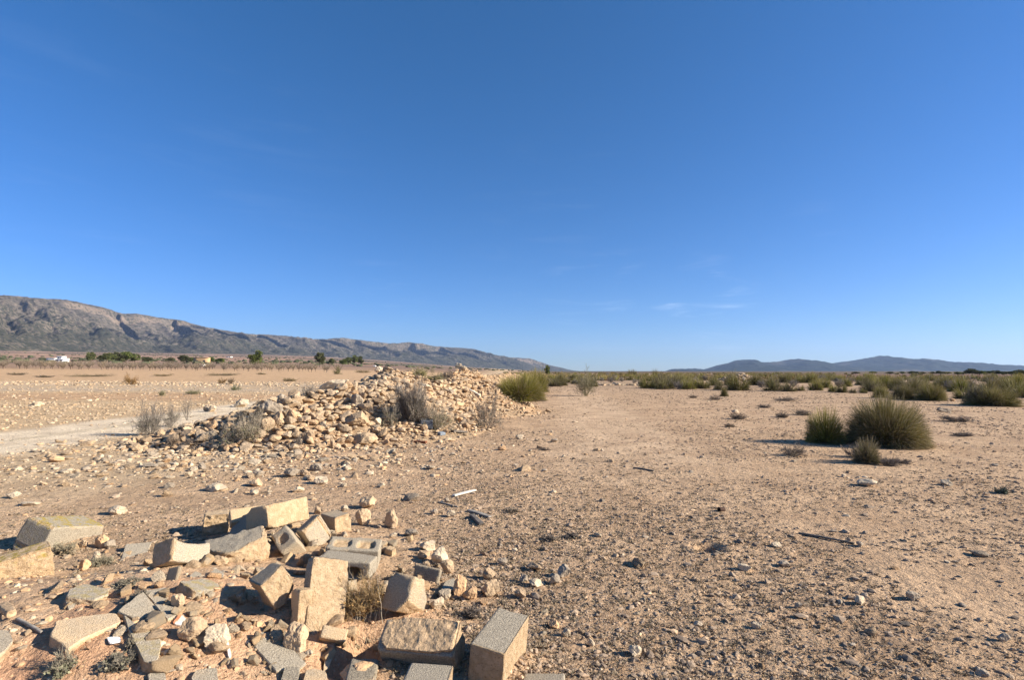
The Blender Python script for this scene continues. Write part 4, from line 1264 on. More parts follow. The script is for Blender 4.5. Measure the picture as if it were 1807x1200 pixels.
# ------------------------------------------------------------------ stones near the camera, one by one
SG = 'loose stones on the open ground and the near heap'
NEAR = [
    (690, 918, 26, 32, 'two-tone tan stone standing alone right of the near heap', 'tan'), (640, 915, 28, 30, 'pitted rounded tan stone behind the hollow block', 'tan'),
    (648, 890, 30, 20, 'tan stone with a shaded left side, farthest behind the near heap', 'tan'), (754, 966, 30, 18, 'bright white stone right of the hollow block', 'pale'),
    (746, 982, 24, 14, 'pitted tan stone under the bright white one', 'tan'), (777, 984, 32, 30, 'pale grey knobbly stone below right of the bright white one', 'pale'),
    (788, 1004, 24, 24, 'porous tan stone behind the thin upright plate', 'tan'), (771, 1068, 24, 22, 'smooth light tan stone right of the pale-faced block', 'pale'),
    (784, 1053, 24, 15, 'pale stone just above the smooth light tan one', 'pale'), (811, 1036, 27, 35, 'tall lumpy orange-tan stone right of the thin upright plate', 'orange'),
    (829, 1051, 26, 24, 'round shaded stone in front of the tall lumpy one', 'orange'), (863, 1016, 24, 20, 'rounded tan stone above the rightmost large one of the near heap', 'tan'),
    (865, 1042, 34, 27, 'rightmost large tan stone beside the near heap', 'tan'), (919, 1051, 22, 15, 'tan stone with shaded left side, alone above the clean block', 'tan'),
    (995, 1011, 22, 22, 'leaning wedge-shaped grey stone on the dirt, right of the near heap', 'grey'), (979, 1025, 20, 19, 'grey split stone just below the wedge-shaped one', 'grey'),
    (948, 1031, 32, 12, 'flat pale stone left of the grey split one', 'pale'), (924, 1024, 16, 14, 'small grey angular stone left of the flat pale one', 'grey'),
    (977, 1103, 22, 16, 'brown-sided stone right of the clean block', 'orange'), (998, 1119, 18, 14, 'small white stone below right of the brown-sided one', 'pale'),
    (1043, 1137, 13, 14, 'small pale pyramid-like stone far right of the clean block', 'pale'), (887, 993, 18, 12, 'dark-sided small stone above the near heap', 'grey'),
    (945, 1003, 26, 14, 'flat tan stone left of the wedge-shaped grey one', 'tan'), (520, 1132, 42, 52, 'tall rough tan stone beside the large gritty slab', 'tan'),
    (544, 1157, 14, 16, 'smooth pale pebble at the foot of the tall rough stone', 'pale'), (632, 1190, 66, 24, 'rough orange boulder cut by the bottom edge', 'orange'),
    (775, 1146, 26, 52, 'upright splintered stone standing on the mortar-topped block', 'tan'), (312, 1063, 26, 22, 'round tan stone between the pointed slab and the lichen-spotted slab', 'tan'),
    (335, 1118, 46, 42, 'crumbly tan lump in the middle of the near mound', 'tan'), (380, 1130, 44, 40, 'crumbly pale lump left of the large gritty slab', 'pale'),
    (178, 958, 26, 24, 'brown-faced angular stone right of the long lichen-topped block', 'orange'), (192, 963, 20, 14, 'flat grey stone under the brown-faced one', 'grey'),
    (145, 962, 22, 14, 'tan stone in front of the long lichen-topped block', 'tan'), (168, 985, 16, 18, 'pale grey stone with a dark left shadow at the mound top', 'pale'),
    (145, 1000, 20, 20, 'orange-tan stone at the right of the huge chunk', 'orange'), (60, 714, 25, 9, 'long pale boulder alone on the stony field at left', 'pale'),
    (385, 992, 30, 16, 'smooth tan stone in front of the rugged chunk', 'tan'), (484, 952, 12, 18, 'white elongated stone stuck beside the holed block', 'pale'),
    (607, 899, 14, 12, 'white stone on top of the rough tan back block', 'pale'), (560, 903, 14, 14, 'tan pebble between the long tan block and the tilted one', 'tan'),
    (693, 946, 14, 10, 'small white stone right of the hollow block opening', 'pale'), (725, 942, 26, 12, 'flat grey-tan stone on the dirt behind the bright white one', 'grey'),
    (1520, 962, 16, 9, 'dark stone by the right end of the long pole', 'grey'), (1372, 963, 20, 8, 'flat pale stone left of the long pole', 'pale'), (1385, 997, 22, 10, 'pale grey stone below the left end of the long pole', 'grey'),
    (1316, 1003, 24, 12, 'pale wedge stone right of the small burrow', 'pale'), (1520, 1062, 18, 15, 'pale square stone on the open dirt at lower right', 'pale'), (1612, 1054, 24, 14, 'flat grey stone at lower right, right of the pale square one', 'grey'),
    (1336, 1107, 18, 11, 'cream stone near the bottom, right of centre', 'pale'), (1233, 1104, 16, 10, 'grey stone left of the cream one near the bottom', 'grey'), (1122, 1153, 24, 18, 'pale knobby stone at the bottom edge centre', 'pale'),
    (1773, 1128, 22, 16, 'dark-shadowed grey stone near the bottom right corner', 'grey'), (1735, 1190, 22, 12, 'grey stone at the very bottom right corner', 'grey'), (1410, 1071, 14, 11, 'small upright grey stone left of the pale square one', 'grey'),
    (1533, 854, 30, 12, 'pale angular stone below the small right-hand tussock', 'pale'), (1674, 853, 20, 11, 'pale stone with dark shadow right of the angular one', 'pale'), (1490, 840, 10, 6, 'small cream stone below the two right-hand tussocks', 'pale'),
    (1667, 724, 24, 7, 'long flat grey stone behind the big right-hand tussock', 'grey'), (1682, 706, 10, 5, 'orange-lit stone beside a dark far tussock', 'orange'), (1298, 727, 13, 8, 'pale bluish stone among flat shrubs at mid right', 'pale'),
    (917, 772, 15, 9, 'rounded pale stone on the dirt right of the heap', 'pale'), (886, 791, 17, 9, 'ochre stone on the dirt below the rounded pale one', 'orange'), (978, 778, 14, 6, 'flat dark-shadowed stone right of the rounded pale one', 'grey'),
    (565, 850, 24, 13, 'pale slanting stone among scattered stones below the heap', 'pale'), (557, 826, 24, 13, 'greyish stone above the pale slanting one', 'grey'), (513, 836, 26, 16, 'grey-tan low boulder below the front of the heap', 'grey'),
    (537, 836, 20, 12, 'tan stone touching the grey-tan low boulder', 'tan'), (450, 853, 30, 14, 'flat tan boulder left among scattered stones', 'tan'), (672, 858, 14, 8, 'small pale stone on the dirt below the toe boulder', 'pale'),
    (380, 862, 36, 13, 'long pale stone with dark left end in the left foreground dirt', 'pale'), (205, 902, 28, 16, 'pale stone with dark left shadow above the mound', 'pale'), (20, 876, 22, 11, 'pale stone at the left border above the lichen-topped block', 'pale'),
    (50, 890, 30, 7, 'flat cream stone at left above the lichen-topped block', 'pale'), (95, 812, 26, 10, 'orange flat stone by the track edge at left', 'orange'), (150, 783, 24, 9, 'tan stone on the track edge at left', 'tan'),
    (448, 870, 16, 9, 'white stone pair among scattered stones in front', 'pale'), (526, 865, 18, 10, 'pale knobby stone above the long tan block', 'pale'), (908, 972, 10, 6, 'tiny bright white stone on the dirt right of the near heap', 'pale'),
    (788, 884, 9, 9, 'small dark upright stone left of the thin stick', 'grey'), (766, 905, 15, 10, 'dark-sided stone left of the grey board', 'grey'), (796, 908, 16, 12, 'pale split stone left of the grey board', 'pale'),
]
for k, (px, py, w, h, lab, col) in enumerate(NEAR):
    near = py > 880
    big_rock(px, py, w, h, lab, col, 300 + k, None, sub=4 if w > 40 else 3, name='stone', cat='stone', group=SG, deep=RNG.uniform(.6, .9), rz=RNG.uniform(-.5, .5), tilt=RNG.normal(0, .12), sink=.12, noise=.2, planes=8 + k % 5)

FM = [(880, 1120, 'clean block'), (740, 1120, 'mortar-topped block'), (580, 1035, 'tall notched slab'), (486, 1030, 'tipped orange block'), (430, 965, 'rugged chunk'), (500, 915, 'long tan block'), (562, 945, 'tilted block'), (620, 965, 'hollow block'), (715, 1045, 'pale-faced block'),
      (338, 970, 'concave-topped block'), (118, 930, 'lichen-topped block'), (50, 1020, 'huge tan chunk'), (255, 1075, 'pointed slab'), (255, 1130, 'weathered slab'), (150, 1112, 'grooved long stone'), (495, 1140, 'large gritty slab'), (155, 1045, 'flat olive-grey slab'), (350, 1045, 'lichen-spotted slab')]
FR_PROTO = []
for k in range(8):
    fm_ = block_mesh('concrete_fragment', (1.0, RNG.uniform(.5, .9), RNG.uniform(.28, .6)), seed=40 + k, chip=.0, step=.085,
                     cuts=tuple((*(RNG.normal(size=3) * [1, 1, .5]), RNG.uniform(.7, 1.0)) for _ in range(3)))
    FR_PROTO.append(fm_)
frag = []
BIGF = set()
for px, py, sx0, sy0, n_ in ((300, 1060, 150, 60, 46), (580, 960, 90, 40, 40), (480, 1090, 90, 60, 24), (740, 1040, 60, 45, 24), (150, 1020, 90, 40, 24), (640, 1150, 70, 30, 14), (420, 1150, 90, 36, 20)):
    for _ in range(n_):
        frag.append((px + RNG.normal(0, .55) * sx0, py + RNG.normal(0, .55) * sy0))
n0_ = len(frag)
for px, py, sx0, sy0, n_ in ((545, 985, 70, 40, 14), (440, 1010, 60, 40, 9), (640, 1040, 60, 40, 8), (700, 990, 60, 30, 7), (240, 1000, 120, 40, 10), (330, 1130, 110, 50, 9)):
    for _ in range(n_):
        frag.append((px + RNG.normal(0, .55) * sx0, py + RNG.normal(0, .55) * sy0))
for k, (px, py) in enumerate(frag):
    if not (8 < px < 1000 and 890 < py < 1195): continue
    x, y, z = hit(px, py)
    s = math.exp(RNG.normal(math.log(.052), .42)); s = min(.13, max(.022, s))
    if k >= n0_: s = RNG.uniform(.085, .15)
    if k % 5 < 3:
        tanish = RNG.random() < .45
        o = bpy.data.objects.new('concrete_fragment', FR_PROTO[k % 8]); COL.objects.link(o)
        o['dirt'] = .9 if tanish else .5; o['lichen'] = 0.0; o['tone'] = float(RNG.uniform(.85, 1.1))
        o.scale = (s, s, s); o.location = (x, y, z + s * .12)
        o.rotation_euler = (RNG.normal(-.1, .45), RNG.normal(.12, .45), RNG.uniform(0, 6.28))
        tag(o, f"{'small' if s < .05 else 'chunky'} {'tan' if tanish else 'grey'} concrete fragment {relation(px, py, FM)}", 'concrete fragment', 'broken concrete fragments of the near heap')
    else:
        o = bpy.data.objects.new('stone', PROTO_ME[k % 14]); COL.objects.link(o)
        cn = ['tan', 'orange', 'pale', 'tan'][k % 4]
        o.location = (x, y, z + s * .12); o.rotation_euler = (RNG.normal(0, .4), RNG.normal(0, .4), RNG.uniform(0, 6.28)); o.scale = (s * .62, s * .5, s * .42)
        o['col'] = tuple(ROCKC[cn]) + (1.0,)
        tag(o, f"{'small' if s < .05 else 'chunky'} {tint3[cn]} stone {relation(px, py, FM)}", 'stone', SG)

# loose stones all over: the largest singly, the rest as gravel
nst = 30000
rr = np.exp(RNG.uniform(math.log(2.3), math.log(70), nst)); aa = RNG.uniform(-R(52), R(52), nst)
sx_, sy_ = np.sin(aa) * rr, np.cos(aa) * rr
dens = np.full(nst, .075)
dens = np.maximum(dens, sm(-3.5, -6, sx_) * .9 * sm(6, 9, sy_))
dens = np.maximum(dens, np.exp(-((np.hypot(sx_ + 4.5, (sy_ - 10.0) * 1.2)) / 3.2) ** 2) * 1.0)
dens = np.maximum(dens, sm(.02, .15, mound(sx_, sy_)) * .65)
dens = dens * np.where((np.abs(sx_ + 12) < 1.5) & (sy_ > 4), .25, 1) * (1 + .5 * n2(sx_, sy_, .5, 3, 81))
ok = RNG.random(nst) < dens
sx_, sy_, rr = sx_[ok], sy_[ok], rr[ok]
nst = len(sx_)
ss = np.exp(RNG.normal(math.log(.010), .62, nst)) * (1 + .045 * rr)
nearheap = np.exp(-((np.hypot(sx_ + 4.6, (sy_ - 10.2) * 1.3)) / 3.0) ** 2) * 1.5
ss = np.clip(ss * (1 + 1.6 * nearheap * (RNG.random(nst) < .5)), .004, .10)
md_ = mound(sx_, sy_) > .05
ss = np.where(md_, np.clip(ss, .004, .028), ss)
sz_ = surf(sx_, sy_) + ss * .22
kd = RNG.choice(['pale', 'tan', 'grey', 'orange'], nst, p=[.30, .38, .22, .10])
kd = np.where((sx_ > 1) & (kd == 'pale') & (RNG.random(nst) < .5), 'grey', kd)
kd = np.where(md_ & (RNG.random(nst) < .35), 'orange', kd)
sc_ = np.array([ROCKC[k] for k in kd]) * RNG.uniform(.7, 1.12, (nst, 1))
# thicker scatter of fist-sized stones below the heap
ne = 4200
ex, ey = RNG.normal(-5.2, 2.9, ne), 10.4 + RNG.normal(0, 1.5, ne) - .12 * RNG.normal(0, 3, ne)
oke = (ey > 6.2) & (heap_raw(ex, ey) < .02) & (RNG.random(ne) < .5 + .8 * n2(ex, ey, .8, 3, 83)) & ~((np.abs(ex + 12) < 1.5))
ex, ey = ex[oke], ey[oke]; ne = len(ex)
es = np.clip(np.exp(RNG.normal(math.log(.028), .55, ne)), .01, .11)
ek = RNG.choice(['pale', 'tan', 'grey', 'orange'], ne, p=[.25, .45, .2, .1])
sx_, sy_, ss = np.concatenate([sx_, ex]), np.concatenate([sy_, ey]), np.concatenate([ss, es])
sz_ = np.concatenate([sz_, surf(ex, ey) + es * .25]); kd = np.concatenate([kd, ek]); md_ = np.concatenate([md_, np.zeros(ne, bool)])
sc_ = np.concatenate([sc_, np.array([ROCKC[k] for k in ek]) * RNG.uniform(.75, 1.1, (ne, 1))]); nst = len(sx_)
spx, spy, sd_ = to_px(np.stack([sx_, sy_, sz_], -1))
app = np.where((spx > 10) & (spx < 1797) & (spy < 1190) & (heap_raw(sx_, sy_) < .01) & ~md_, ss / sd_, 0)
pick = np.argsort(-app)[:130]
isp = np.zeros(nst, bool); isp[pick] = True
GM = [(740, 1050, 'near heap of blocks'), (818, 874, 'cream board'), (846, 908, 'grey board'), (1458, 952, 'long pole'), (1250, 968, 'small burrow'), (1273, 901, 'rusty can'), (880, 1110, 'clean block'),
      (1520, 1062, 'pale square stone'), (1470, 760, 'smaller right-hand tussock'), (1590, 745, 'big right-hand tussock'), (858, 740, 'thin grey bush'), (640, 777, 'long low boulder at the toe'), (510, 840, 'grey-tan low boulder'),
      (400, 780, 'twiggy bush on the heap'), (380, 862, 'long pale stone'), (205, 902, 'pale stone above the mound'), (120, 760, 'gravel track'), (60, 714, 'long pale field boulder'), (100, 920, 'lichen-topped block'), (260, 755, 'grey bush at the left end'),
      (1130, 1000, 'bare middle ground'), (1530, 854, 'pale angular stone'), (1650, 1000, 'speckled ground at right'), (1000, 800, 'bare ground right of the heap'), (1250, 780, 'open ground at mid right'), (300, 820, 'stony ground left of the heap')]
SW = np.quantile(app[pick], [.5])
r3 = RNG.uniform(0, 2 * PI, nst); t3 = RNG.normal(0, .3, nst)
sq3 = np.stack([RNG.uniform(.85, 1.35, nst), RNG.uniform(.7, 1.0, nst), RNG.uniform(.45, .85, nst)], -1)
for i in pick:
    o = bpy.data.objects.new('stone', PROTO_ME[i % 14]); COL.objects.link(o)
    o.location = (sx_[i], sy_[i], sz_[i]); o.rotation_euler = (RNG.normal(0, .25), t3[i], r3[i]); o.scale = tuple(sq3[i] * ss[i])
    o['col'] = tuple(float(c) for c in sc_[i]) + (1.0,)
    tag(o, f"{'little' if app[i] < SW[0] else 'fist-sized'} {tint3[kd[i]]} stone lying {relation(spx[i], spy[i], GM)}", 'stone', SG)
rest = np.where(~isp)[0]
o = obj('gravel', scatter_mesh('gravel', PROTO1, rest % 10, np.stack([sx_, sy_, sz_], -1)[rest], ss[rest], r3[rest], t3[rest], sq3[rest], MATS['rubble'], sc_[rest]))
tag(o, 'loose gravel and small stones strewn over the dirt', kind='stuff')

# stones along the field edges far left, and the two low stone heaps among the scrub on the right
fx, fy, fs = [], [], []
for n_, x0, x1, y0, y1, s0, s1 in ((1500, -70, -12, 50, 64, .05, .20), (900, -60, -14, 24, 48, .04, .12), (2600, -26, -13.6, 8, 26, .02, .075)):
    fx.append(RNG.uniform(x0, x1, n_)); fy.append(RNG.uniform(y0, y1, n_)); fs.append(np.exp(RNG.uniform(math.log(s0), math.log(s1), n_)))
for cx0, cy0, wx, hh0, n_ in ((34, 78, 4.5, 1.3, 420), (14.5, 62, 7, .25, 260), (24, 70, 6, .4, 200)):
    a = RNG.normal(0, .42, n_).clip(-1, 1); b = RNG.normal(0, .4, n_).clip(-1, 1)
    fx.append(cx0 + a * wx); fy.append(cy0 + b * 2.5); fs.append(np.exp(RNG.normal(math.log(.16), .4, n_)))
fx, fy, fs = map(np.concatenate, (fx, fy, fs))
fz = surf(fx, fy) + fs * .2
for cx0, cy0, wx, hh0 in ((34, 78, 4.5, 1.3),):
    d = np.hypot((fx - cx0) / wx, (fy - cy0) / 2.5); fz = fz + hh0 * np.clip(1 - d, 0, 1) * (np.hypot(fx - cx0, fy - cy0) < 6)
nf = len(fx)
fk = RNG.choice(['pale', 'tan', 'grey'], nf, p=[.22, .55, .23])
o = obj('field_stones', scatter_mesh('field_stones', PROTO0, np.arange(nf) % 10, np.stack([fx, fy, fz], -1), fs, RNG.uniform(0, 6, nf), RNG.normal(0, .3, nf), np.tile([1.1, .9, .7], (nf, 1)), MATS['rubble'], (np.array([ROCKC[k] for k in fk]) * .6 + .4 * np.array([.50, .37, .235])) * RNG.uniform(.85, 1.1, (nf, 1))))
tag(o, 'stones cleared along the field edges and in low far heaps', kind='stuff')

# ------------------------------------------------------------------ tiny dead plants and crumbs that speckle the dirt
def rad(n, r0, r1, k):
    return (r0 ** -k + RNG.random(n) * (r1 ** -k - r0 ** -k)) ** (-1 / k)


nt = 60000
tr_ = rad(nt, 2.4, 55, .45); ta = RNG.uniform(-R(50), R(51), nt)
tx, ty = np.sin(ta) * tr_, np.cos(ta) * tr_
_, cv, _ = soil_fields(tx, ty)
ok = RNG.random(nt) < cv * np.clip(.36 + 1.1 * n2(tx, ty, .55, 3, 92), .05, 1) * (heap_raw(tx, ty) < .02)
tx, ty, tr_ = tx[ok], ty[ok], tr_[ok]
nt = len(tx)
nb = 14
tsz = np.exp(RNG.normal(math.log(.0125), .45, nt)) * (1 + .05 * tr_)
tsz = np.minimum(tsz, .018 * (1 + .05 * tr_))
az = RNG.uniform(0, 2 * PI, (nt, nb)); el = RNG.uniform(.0, .8, (nt, nb)); L = tsz[:, None] * RNG.uniform(.6, 1.4, (nt, nb))
d = np.stack([np.cos(az) * np.cos(el), np.sin(az) * np.cos(el), np.sin(el)], -1)
base = np.stack([tx, ty, gz(tx, ty) - .001], -1)[:, None] + d * np.array([1, 1, 0]) * (L * .3)[..., None]
pts = base[:, :, None] + d[:, :, None] * (np.linspace(0, 1, 3)[None, None, :, None] * L[:, :, None, None])
pts[..., 2] += (np.linspace(0, 1, 3) ** 2)[None, None] * L[..., None] * .2
cb_ = np.array([(.19, .15, .105), (.28, .215, .145), (.16, .13, .092), (.23, .17, .115)])[RNG.integers(0, 4, nt)]
cols = np.broadcast_to(cb_[:, None, None, :] * RNG.uniform(.7, 1.3, (nt, nb, 1, 1)), pts.shape)
V, q, C = ribbons(pts.reshape(-1, 3, 3), (L * .28).ravel(), cols.reshape(-1, 3, 3), 5)
o = obj('ground_plants', np_mesh('ground_plants', V, q, MATS['twig'], False, C))
tag(o, 'tiny dead plants and crumbs speckling the bare dirt', kind='stuff')

# crumbs of dry soil and plant litter
nc = 190000
cr = rad(nc, 2.35, 60, .35); ca = RNG.uniform(-R(50), R(51), nc)
cx, cy2 = np.sin(ca) * cr, np.cos(ca) * cr
csoil, cv, _ = soil_fields(cx, cy2)
ok = RNG.random(nc) < np.clip(cv, .18, 1) * np.clip(.45 + 1.1 * n2(cx, cy2, .55, 3, 92), .1, 1) * (heap_raw(cx, cy2) < .02)
cx, cy2, cr, csoil, cv = cx[ok], cy2[ok], cr[ok], csoil[ok], cv[ok]
nc = len(cx)
cs = np.clip(np.exp(RNG.normal(math.log(.0056), .50, nc)) * (1 + .09 * cr), .0025, .045)
dark = RNG.random(nc) < .62 * cv
cs = np.where(dark, cs, cs * .6)
ccol = np.where(dark[:, None], np.array([(.23, .17, .12), (.31, .23, .16), (.38, .28, .19)])[RNG.integers(0, 3, nc)], csoil * RNG.uniform(.75, 1.05, (nc, 1)))
o = obj('soil_crumbs', scatter_mesh('soil_crumbs', PROTO0, np.arange(nc) % 10, np.stack([cx, cy2, gz(cx, cy2) + cs * .25], -1), cs, RNG.uniform(0, 6.28, nc), RNG.normal(0, .4, nc), np.stack([RNG.uniform(.8, 1.5, nc), RNG.uniform(.7, 1.1, nc), RNG.uniform(.45, .9, nc)], -1), MATS['litter'], ccol))
tag(o, 'crumbs of dry soil and dark plant litter all over the dirt', kind='stuff')

# ------------------------------------------------------------------ grass tussocks
TG = 'grass tussocks on the scrub land'
DRYG = 'dry shrubs'


def at_base(o, px, py, on_heap=True, sink=0.0):
    x, y, z = hit(px, py, on_heap)
    o.location = (x, y, z - sink)
    return (np.array([x, y, z]) - EYE) @ FW


def tussock(px, py, wpx, hpx, label, nb, seed, width=.0045, **kw):
    x, y, z = hit(px, py)
    d = (np.array([x, y, z]) - EYE) @ FW
    o = make_tussock('grass_tussock', nb, wpx / F * d / 2 * .98, hpx / F * d * 1.0, seed, width, **kw)
    o.location = (x, y + wpx / F * d * .30, z)
    tag(o, label, 'grass tussock', TG)
    return o


tussock(1596, 791, 148, 86, 'huge domed grass tussock with a shaggy brown skirt on open dirt at right', 12500, 1, .0085, dry_share=.33, pale_top=.3)
tussock(1469, 785, 72, 60, 'bright olive tussock just left of the huge domed one', 5200, 2, .007, dry_share=.25, pale_top=.25)
tussock(1540, 820, 50, 44, 'small ragged tussock with pale drooping tips in front of the huge one', 2600, 13, .0055, dry_share=.45, pale_top=.5)
tussock(918, 710, 106, 50, 'wide green tussock growing against the right flank of the rubble heap', 9000, 4, .012, dry_share=.35)
tussock(950, 693, 46, 42, 'tall yellow-green tussock right behind the wide one by the rubble', 3000, 5, .014, dry_share=.2)
tussock(1774, 718, 92, 36, 'dark wide tussock cut by the right border', 5000, 6, .012, dry_share=.25)
tussock(1655, 708, 54, 33, 'dark rounded tussock with straw-coloured right side, behind the huge one', 4000, 7, .011, dry_share=.4)
tussock(1604, 706, 46, 27, 'dark low tussock left of the rounded one with the straw side', 3500, 8, .011, dry_share=.3)
tussock(1561, 703, 32, 22, 'bright small tussock above the left edge of the huge one', 2200, 9, .010, dry_share=.15, pale_top=.3)
tussock(1280, 700, 18, 17, 'little green tussock standing alone before the scrub band', 900, 10, .012, dry_share=.2)
tussock(990, 681, 30, 24, 'green tussock left of the scraggly bush in the middle', 1600, 11, .016)

FARP = [make_tussock('grass_tussock', 900, .85, 1.0, 20 + k, .02, parts=False, dry_share=.22 + .06 * (k % 4)) for k in range(7)]
FARPP = []
marks2 = [(1035, 685, 'scraggly bush'), (1150, 672, 'grey brush'), (1325, 668, 'low far stone heap'), (1280, 690, 'little lone tussock'), (1561, 692, 'bright small tussock'), (1655, 690, 'straw-sided tussock'),
          (1774, 700, 'dark wide border tussock'), (1470, 755, 'bright olive tussock'), (990, 670, 'green tussock'), (1720, 700, 'upright olive shrub'), (950, 660, 'wide tussock by the rubble'), (1420, 680, 'open dirt'), (1240, 680, 'bare middle strip'), (1500, 665, 'far end of the scrub')]


def tri(v):
    return float(np.interp(v, [955, 1045, 1050, 1120, 1140, 1400, 1420, 1560, 1580, 1807], [684, 684, 666, 666, 688, 689, 691, 694, 698, 704]))


done, kf = [], 0
tries = 0
row = [(1175, 686, 36), (1213, 687, 30), (1240, 686, 34), (1270, 688, 26), (1302, 689, 50), (1365, 690, 46), (1392, 691, 30), (1412, 690, 18), (1470, 692, 20), (1486, 693, 26), (1505, 694, 14), (1524, 694, 14), (1450, 684, 26), (1530, 680, 44), (1160, 668, 30), (1115, 664, 20),
       (1700, 704, 36), (1745, 698, 40), (1800, 702, 44), (1590, 690, 44), (1630, 692, 40), (1670, 688, 44), (1560, 686, 40), (960, 678, 30), (1010, 672, 26), (1335, 680, 34), (1290, 680, 30), (1200, 676, 30), (1430, 676, 30), (1385, 676, 30)]
spots = list(row)
while len(spots) < 225:
    px = RNG.uniform(960, 1806); lim = tri(px)
    py = 658.5 + (lim - 659.5) * RNG.random() ** 1.6
    spots.append((px, py, None))
for px, py, w in spots:
    x, y, z = hit(px, py)
    d = (np.array([x, y, z]) - EYE) @ FW
    sc = (w / F * d / 1.7) if w else RNG.uniform(.65, 1.3)
    o = FARP[kf] if kf < 7 else dup(FARP[kf % 7])
    kf += 1
    o.location = (x, y, z); o.scale = (sc * RNG.uniform(.9, 1.15), sc * RNG.uniform(.9, 1.1), sc * RNG.uniform(.9, 1.2)); o.rotation_euler = (0, 0, RNG.uniform(0, 6.28))
    hh = 'large' if sc * 1.3 / d * F > 34 else ('mid-sized' if sc * 1.3 / d * F > 18 else 'small')
    tag(o, f'{hh} olive scrub tussock {relation(px, py - 5, marks2)}', 'grass tussock', TG)

# scrub too far and dense to count
V, Q, C, off = [], [], [], 0
for k in range(3):
    (g, dd) = esparto(46, .7, .8, 60 + k, .06, dry_share=.35)
    v0 = np.concatenate([g[0], dd[0]]); q0 = np.concatenate([g[1], dd[1] + len(g[0])]); c0 = np.concatenate([g[2], dd[2]])
    m = 650
    yy = np.exp(RNG.uniform(math.log(85), math.log(420), m)); xx = yy * np.tan(RNG.uniform(R(-1), R(45), m))
    s = RNG.uniform(.7, 1.5, m); z0 = gz(xx, yy); rz = RNG.uniform(0, 6.28, m)
    keepm = ~((yy > 125) & (xx / yy > .62))
    xx, yy, s, z0, rz = xx[keepm], yy[keepm], s[keepm], z0[keepm], rz[keepm]; m = len(xx)
    co, si = np.cos(rz)[:, None], np.sin(rz)[:, None]
    W = np.stack([v0[None, :, 0] * co - v0[None, :, 1] * si, v0[None, :, 0] * si + v0[None, :, 1] * co, np.broadcast_to(v0[None, :, 2], (m, len(v0)))], -1) * s[:, None, None] + np.stack([xx, yy, z0], -1)[:, None]
    V.append(W.reshape(-1, 3)); Q.append((q0[None] + (np.arange(m) * len(v0))[:, None, None] + off).reshape(-1, 4)); off += m * len(v0)
    C.append((c0[None] * RNG.uniform(.7, 1.25, (m, 1, 1)) * np.where(RNG.random((m, 1, 1)) < .35, np.array([1.25, 1.0, 1.15]), 1)).reshape(-1, 3))
o = obj('scrub', np_mesh('scrub', np.concatenate(V), np.concatenate(Q), MATS['blade'], False, np.concatenate(C)))
tag(o, 'far low scrub merging into a band under the horizon', kind='stuff')

# ------------------------------------------------------------------ dry shrubs


def shrub(px, py, wpx, hpx, label, seed, name='dry_shrub', cat='dry shrub', group=DRYG, fwd=.2, **kw):
    x, y, z = hit(px, py)
    d = (np.array([x, y, z]) - EYE) @ FW
    Rr, Hh = wpx / F * d / 2, hpx / F * d
    o = make_shrub(name, seed, Rr / 1.02, Hh / 1.05, **kw)
    o.location = (x, y + Rr * fwd, z - .01)
    return tag(o, label, cat, group)


GREY = dict(col=(.22, .185, .145), tipc=(.29, .24, .18))
shrub(728, 748, 66, 66, 'big grey twiggy bush on the front of the rubble heap', 1, n1=60, n2=13, n3=10, w=(.014, .008, .0055), leaf=900, upright=.35, **GREY)
shrub(775, 758, 52, 36, 'lower grey bush joined to the right of the big grey one', 2, n1=34, n2=11, n3=8, w=(.012, .007, .005), leaf=700, upright=.4, **GREY)
shrub(689, 752, 32, 34, 'small wispy grey bush just left of the big grey one', 3, n1=22, n2=9, n3=7, w=(.010, .006, .0045), leaf=300, upright=.5, **GREY)
shrub(858, 759, 58, 50, 'thin grey bush alone at the right foot of the heap', 4, n1=26, n2=10, n3=8, w=(.012, .007, .005), leaf=350, upright=.6, **GREY)
shrub(425, 785, 72, 46, 'twiggy brown-grey bush on the left front slope of the heap', 5, n1=34, n2=11, n3=8, w=(.010, .006, .004), leaf=600, upright=.5, **GREY)
shrub(452, 768, 34, 42, 'bare upright grey twigs behind the twiggy brown-grey bush', 6, n1=18, n2=8, n3=6, w=(.010, .006, .004), upright=.8, **GREY)
shrub(262, 769, 50, 48, 'grey dome-shaped bush on the track edge left of the heap', 7, n1=34, n2=11, n3=9, w=(.010, .006, .004), leaf=250, upright=.55, **GREY)
shrub(299, 754, 32, 36, 'brown-grey bush right behind the dome-shaped one at left', 8, n1=24, n2=10, n3=8, w=(.010, .006, .004), leaf=250, upright=.55, **GREY)
shrub(328, 742, 30, 40, 'spindly tall grey twigs behind the left end of the heap', 9, n1=12, n2=8, n3=6, w=(.010, .006, .004), upright=.9, **GREY)
shrub(305, 788, 30, 22, 'small brown bush in front of the left end of the heap', 10, n1=24, n2=9, n3=7, w=(.009, .005, .004), upright=.4, col=(.2, .15, .11), tipc=(.32, .24, .17))
shrub(338, 787, 26, 14, 'little brown bush right of the other one at the heap left toe', 11, n1=20, n2=8, n3=6, w=(.009, .005, .004), upright=.3, col=(.2, .15, .11), tipc=(.32, .24, .17))
shrub(543, 702, 30, 22, 'faint wispy grey bush on the crest beside the pointed boulder', 12, n1=20, n2=9, n3=6, w=(.010, .006, .004), upright=.7, **GREY)
shrub(525, 790, 20, 22, 'dark bare twigs among rocks at the front foot of the heap', 13, n1=14, n2=7, n3=5, w=(.009, .005, .004), upright=.6, col=(.14, .12, .10), tipc=(.22, .19, .16))
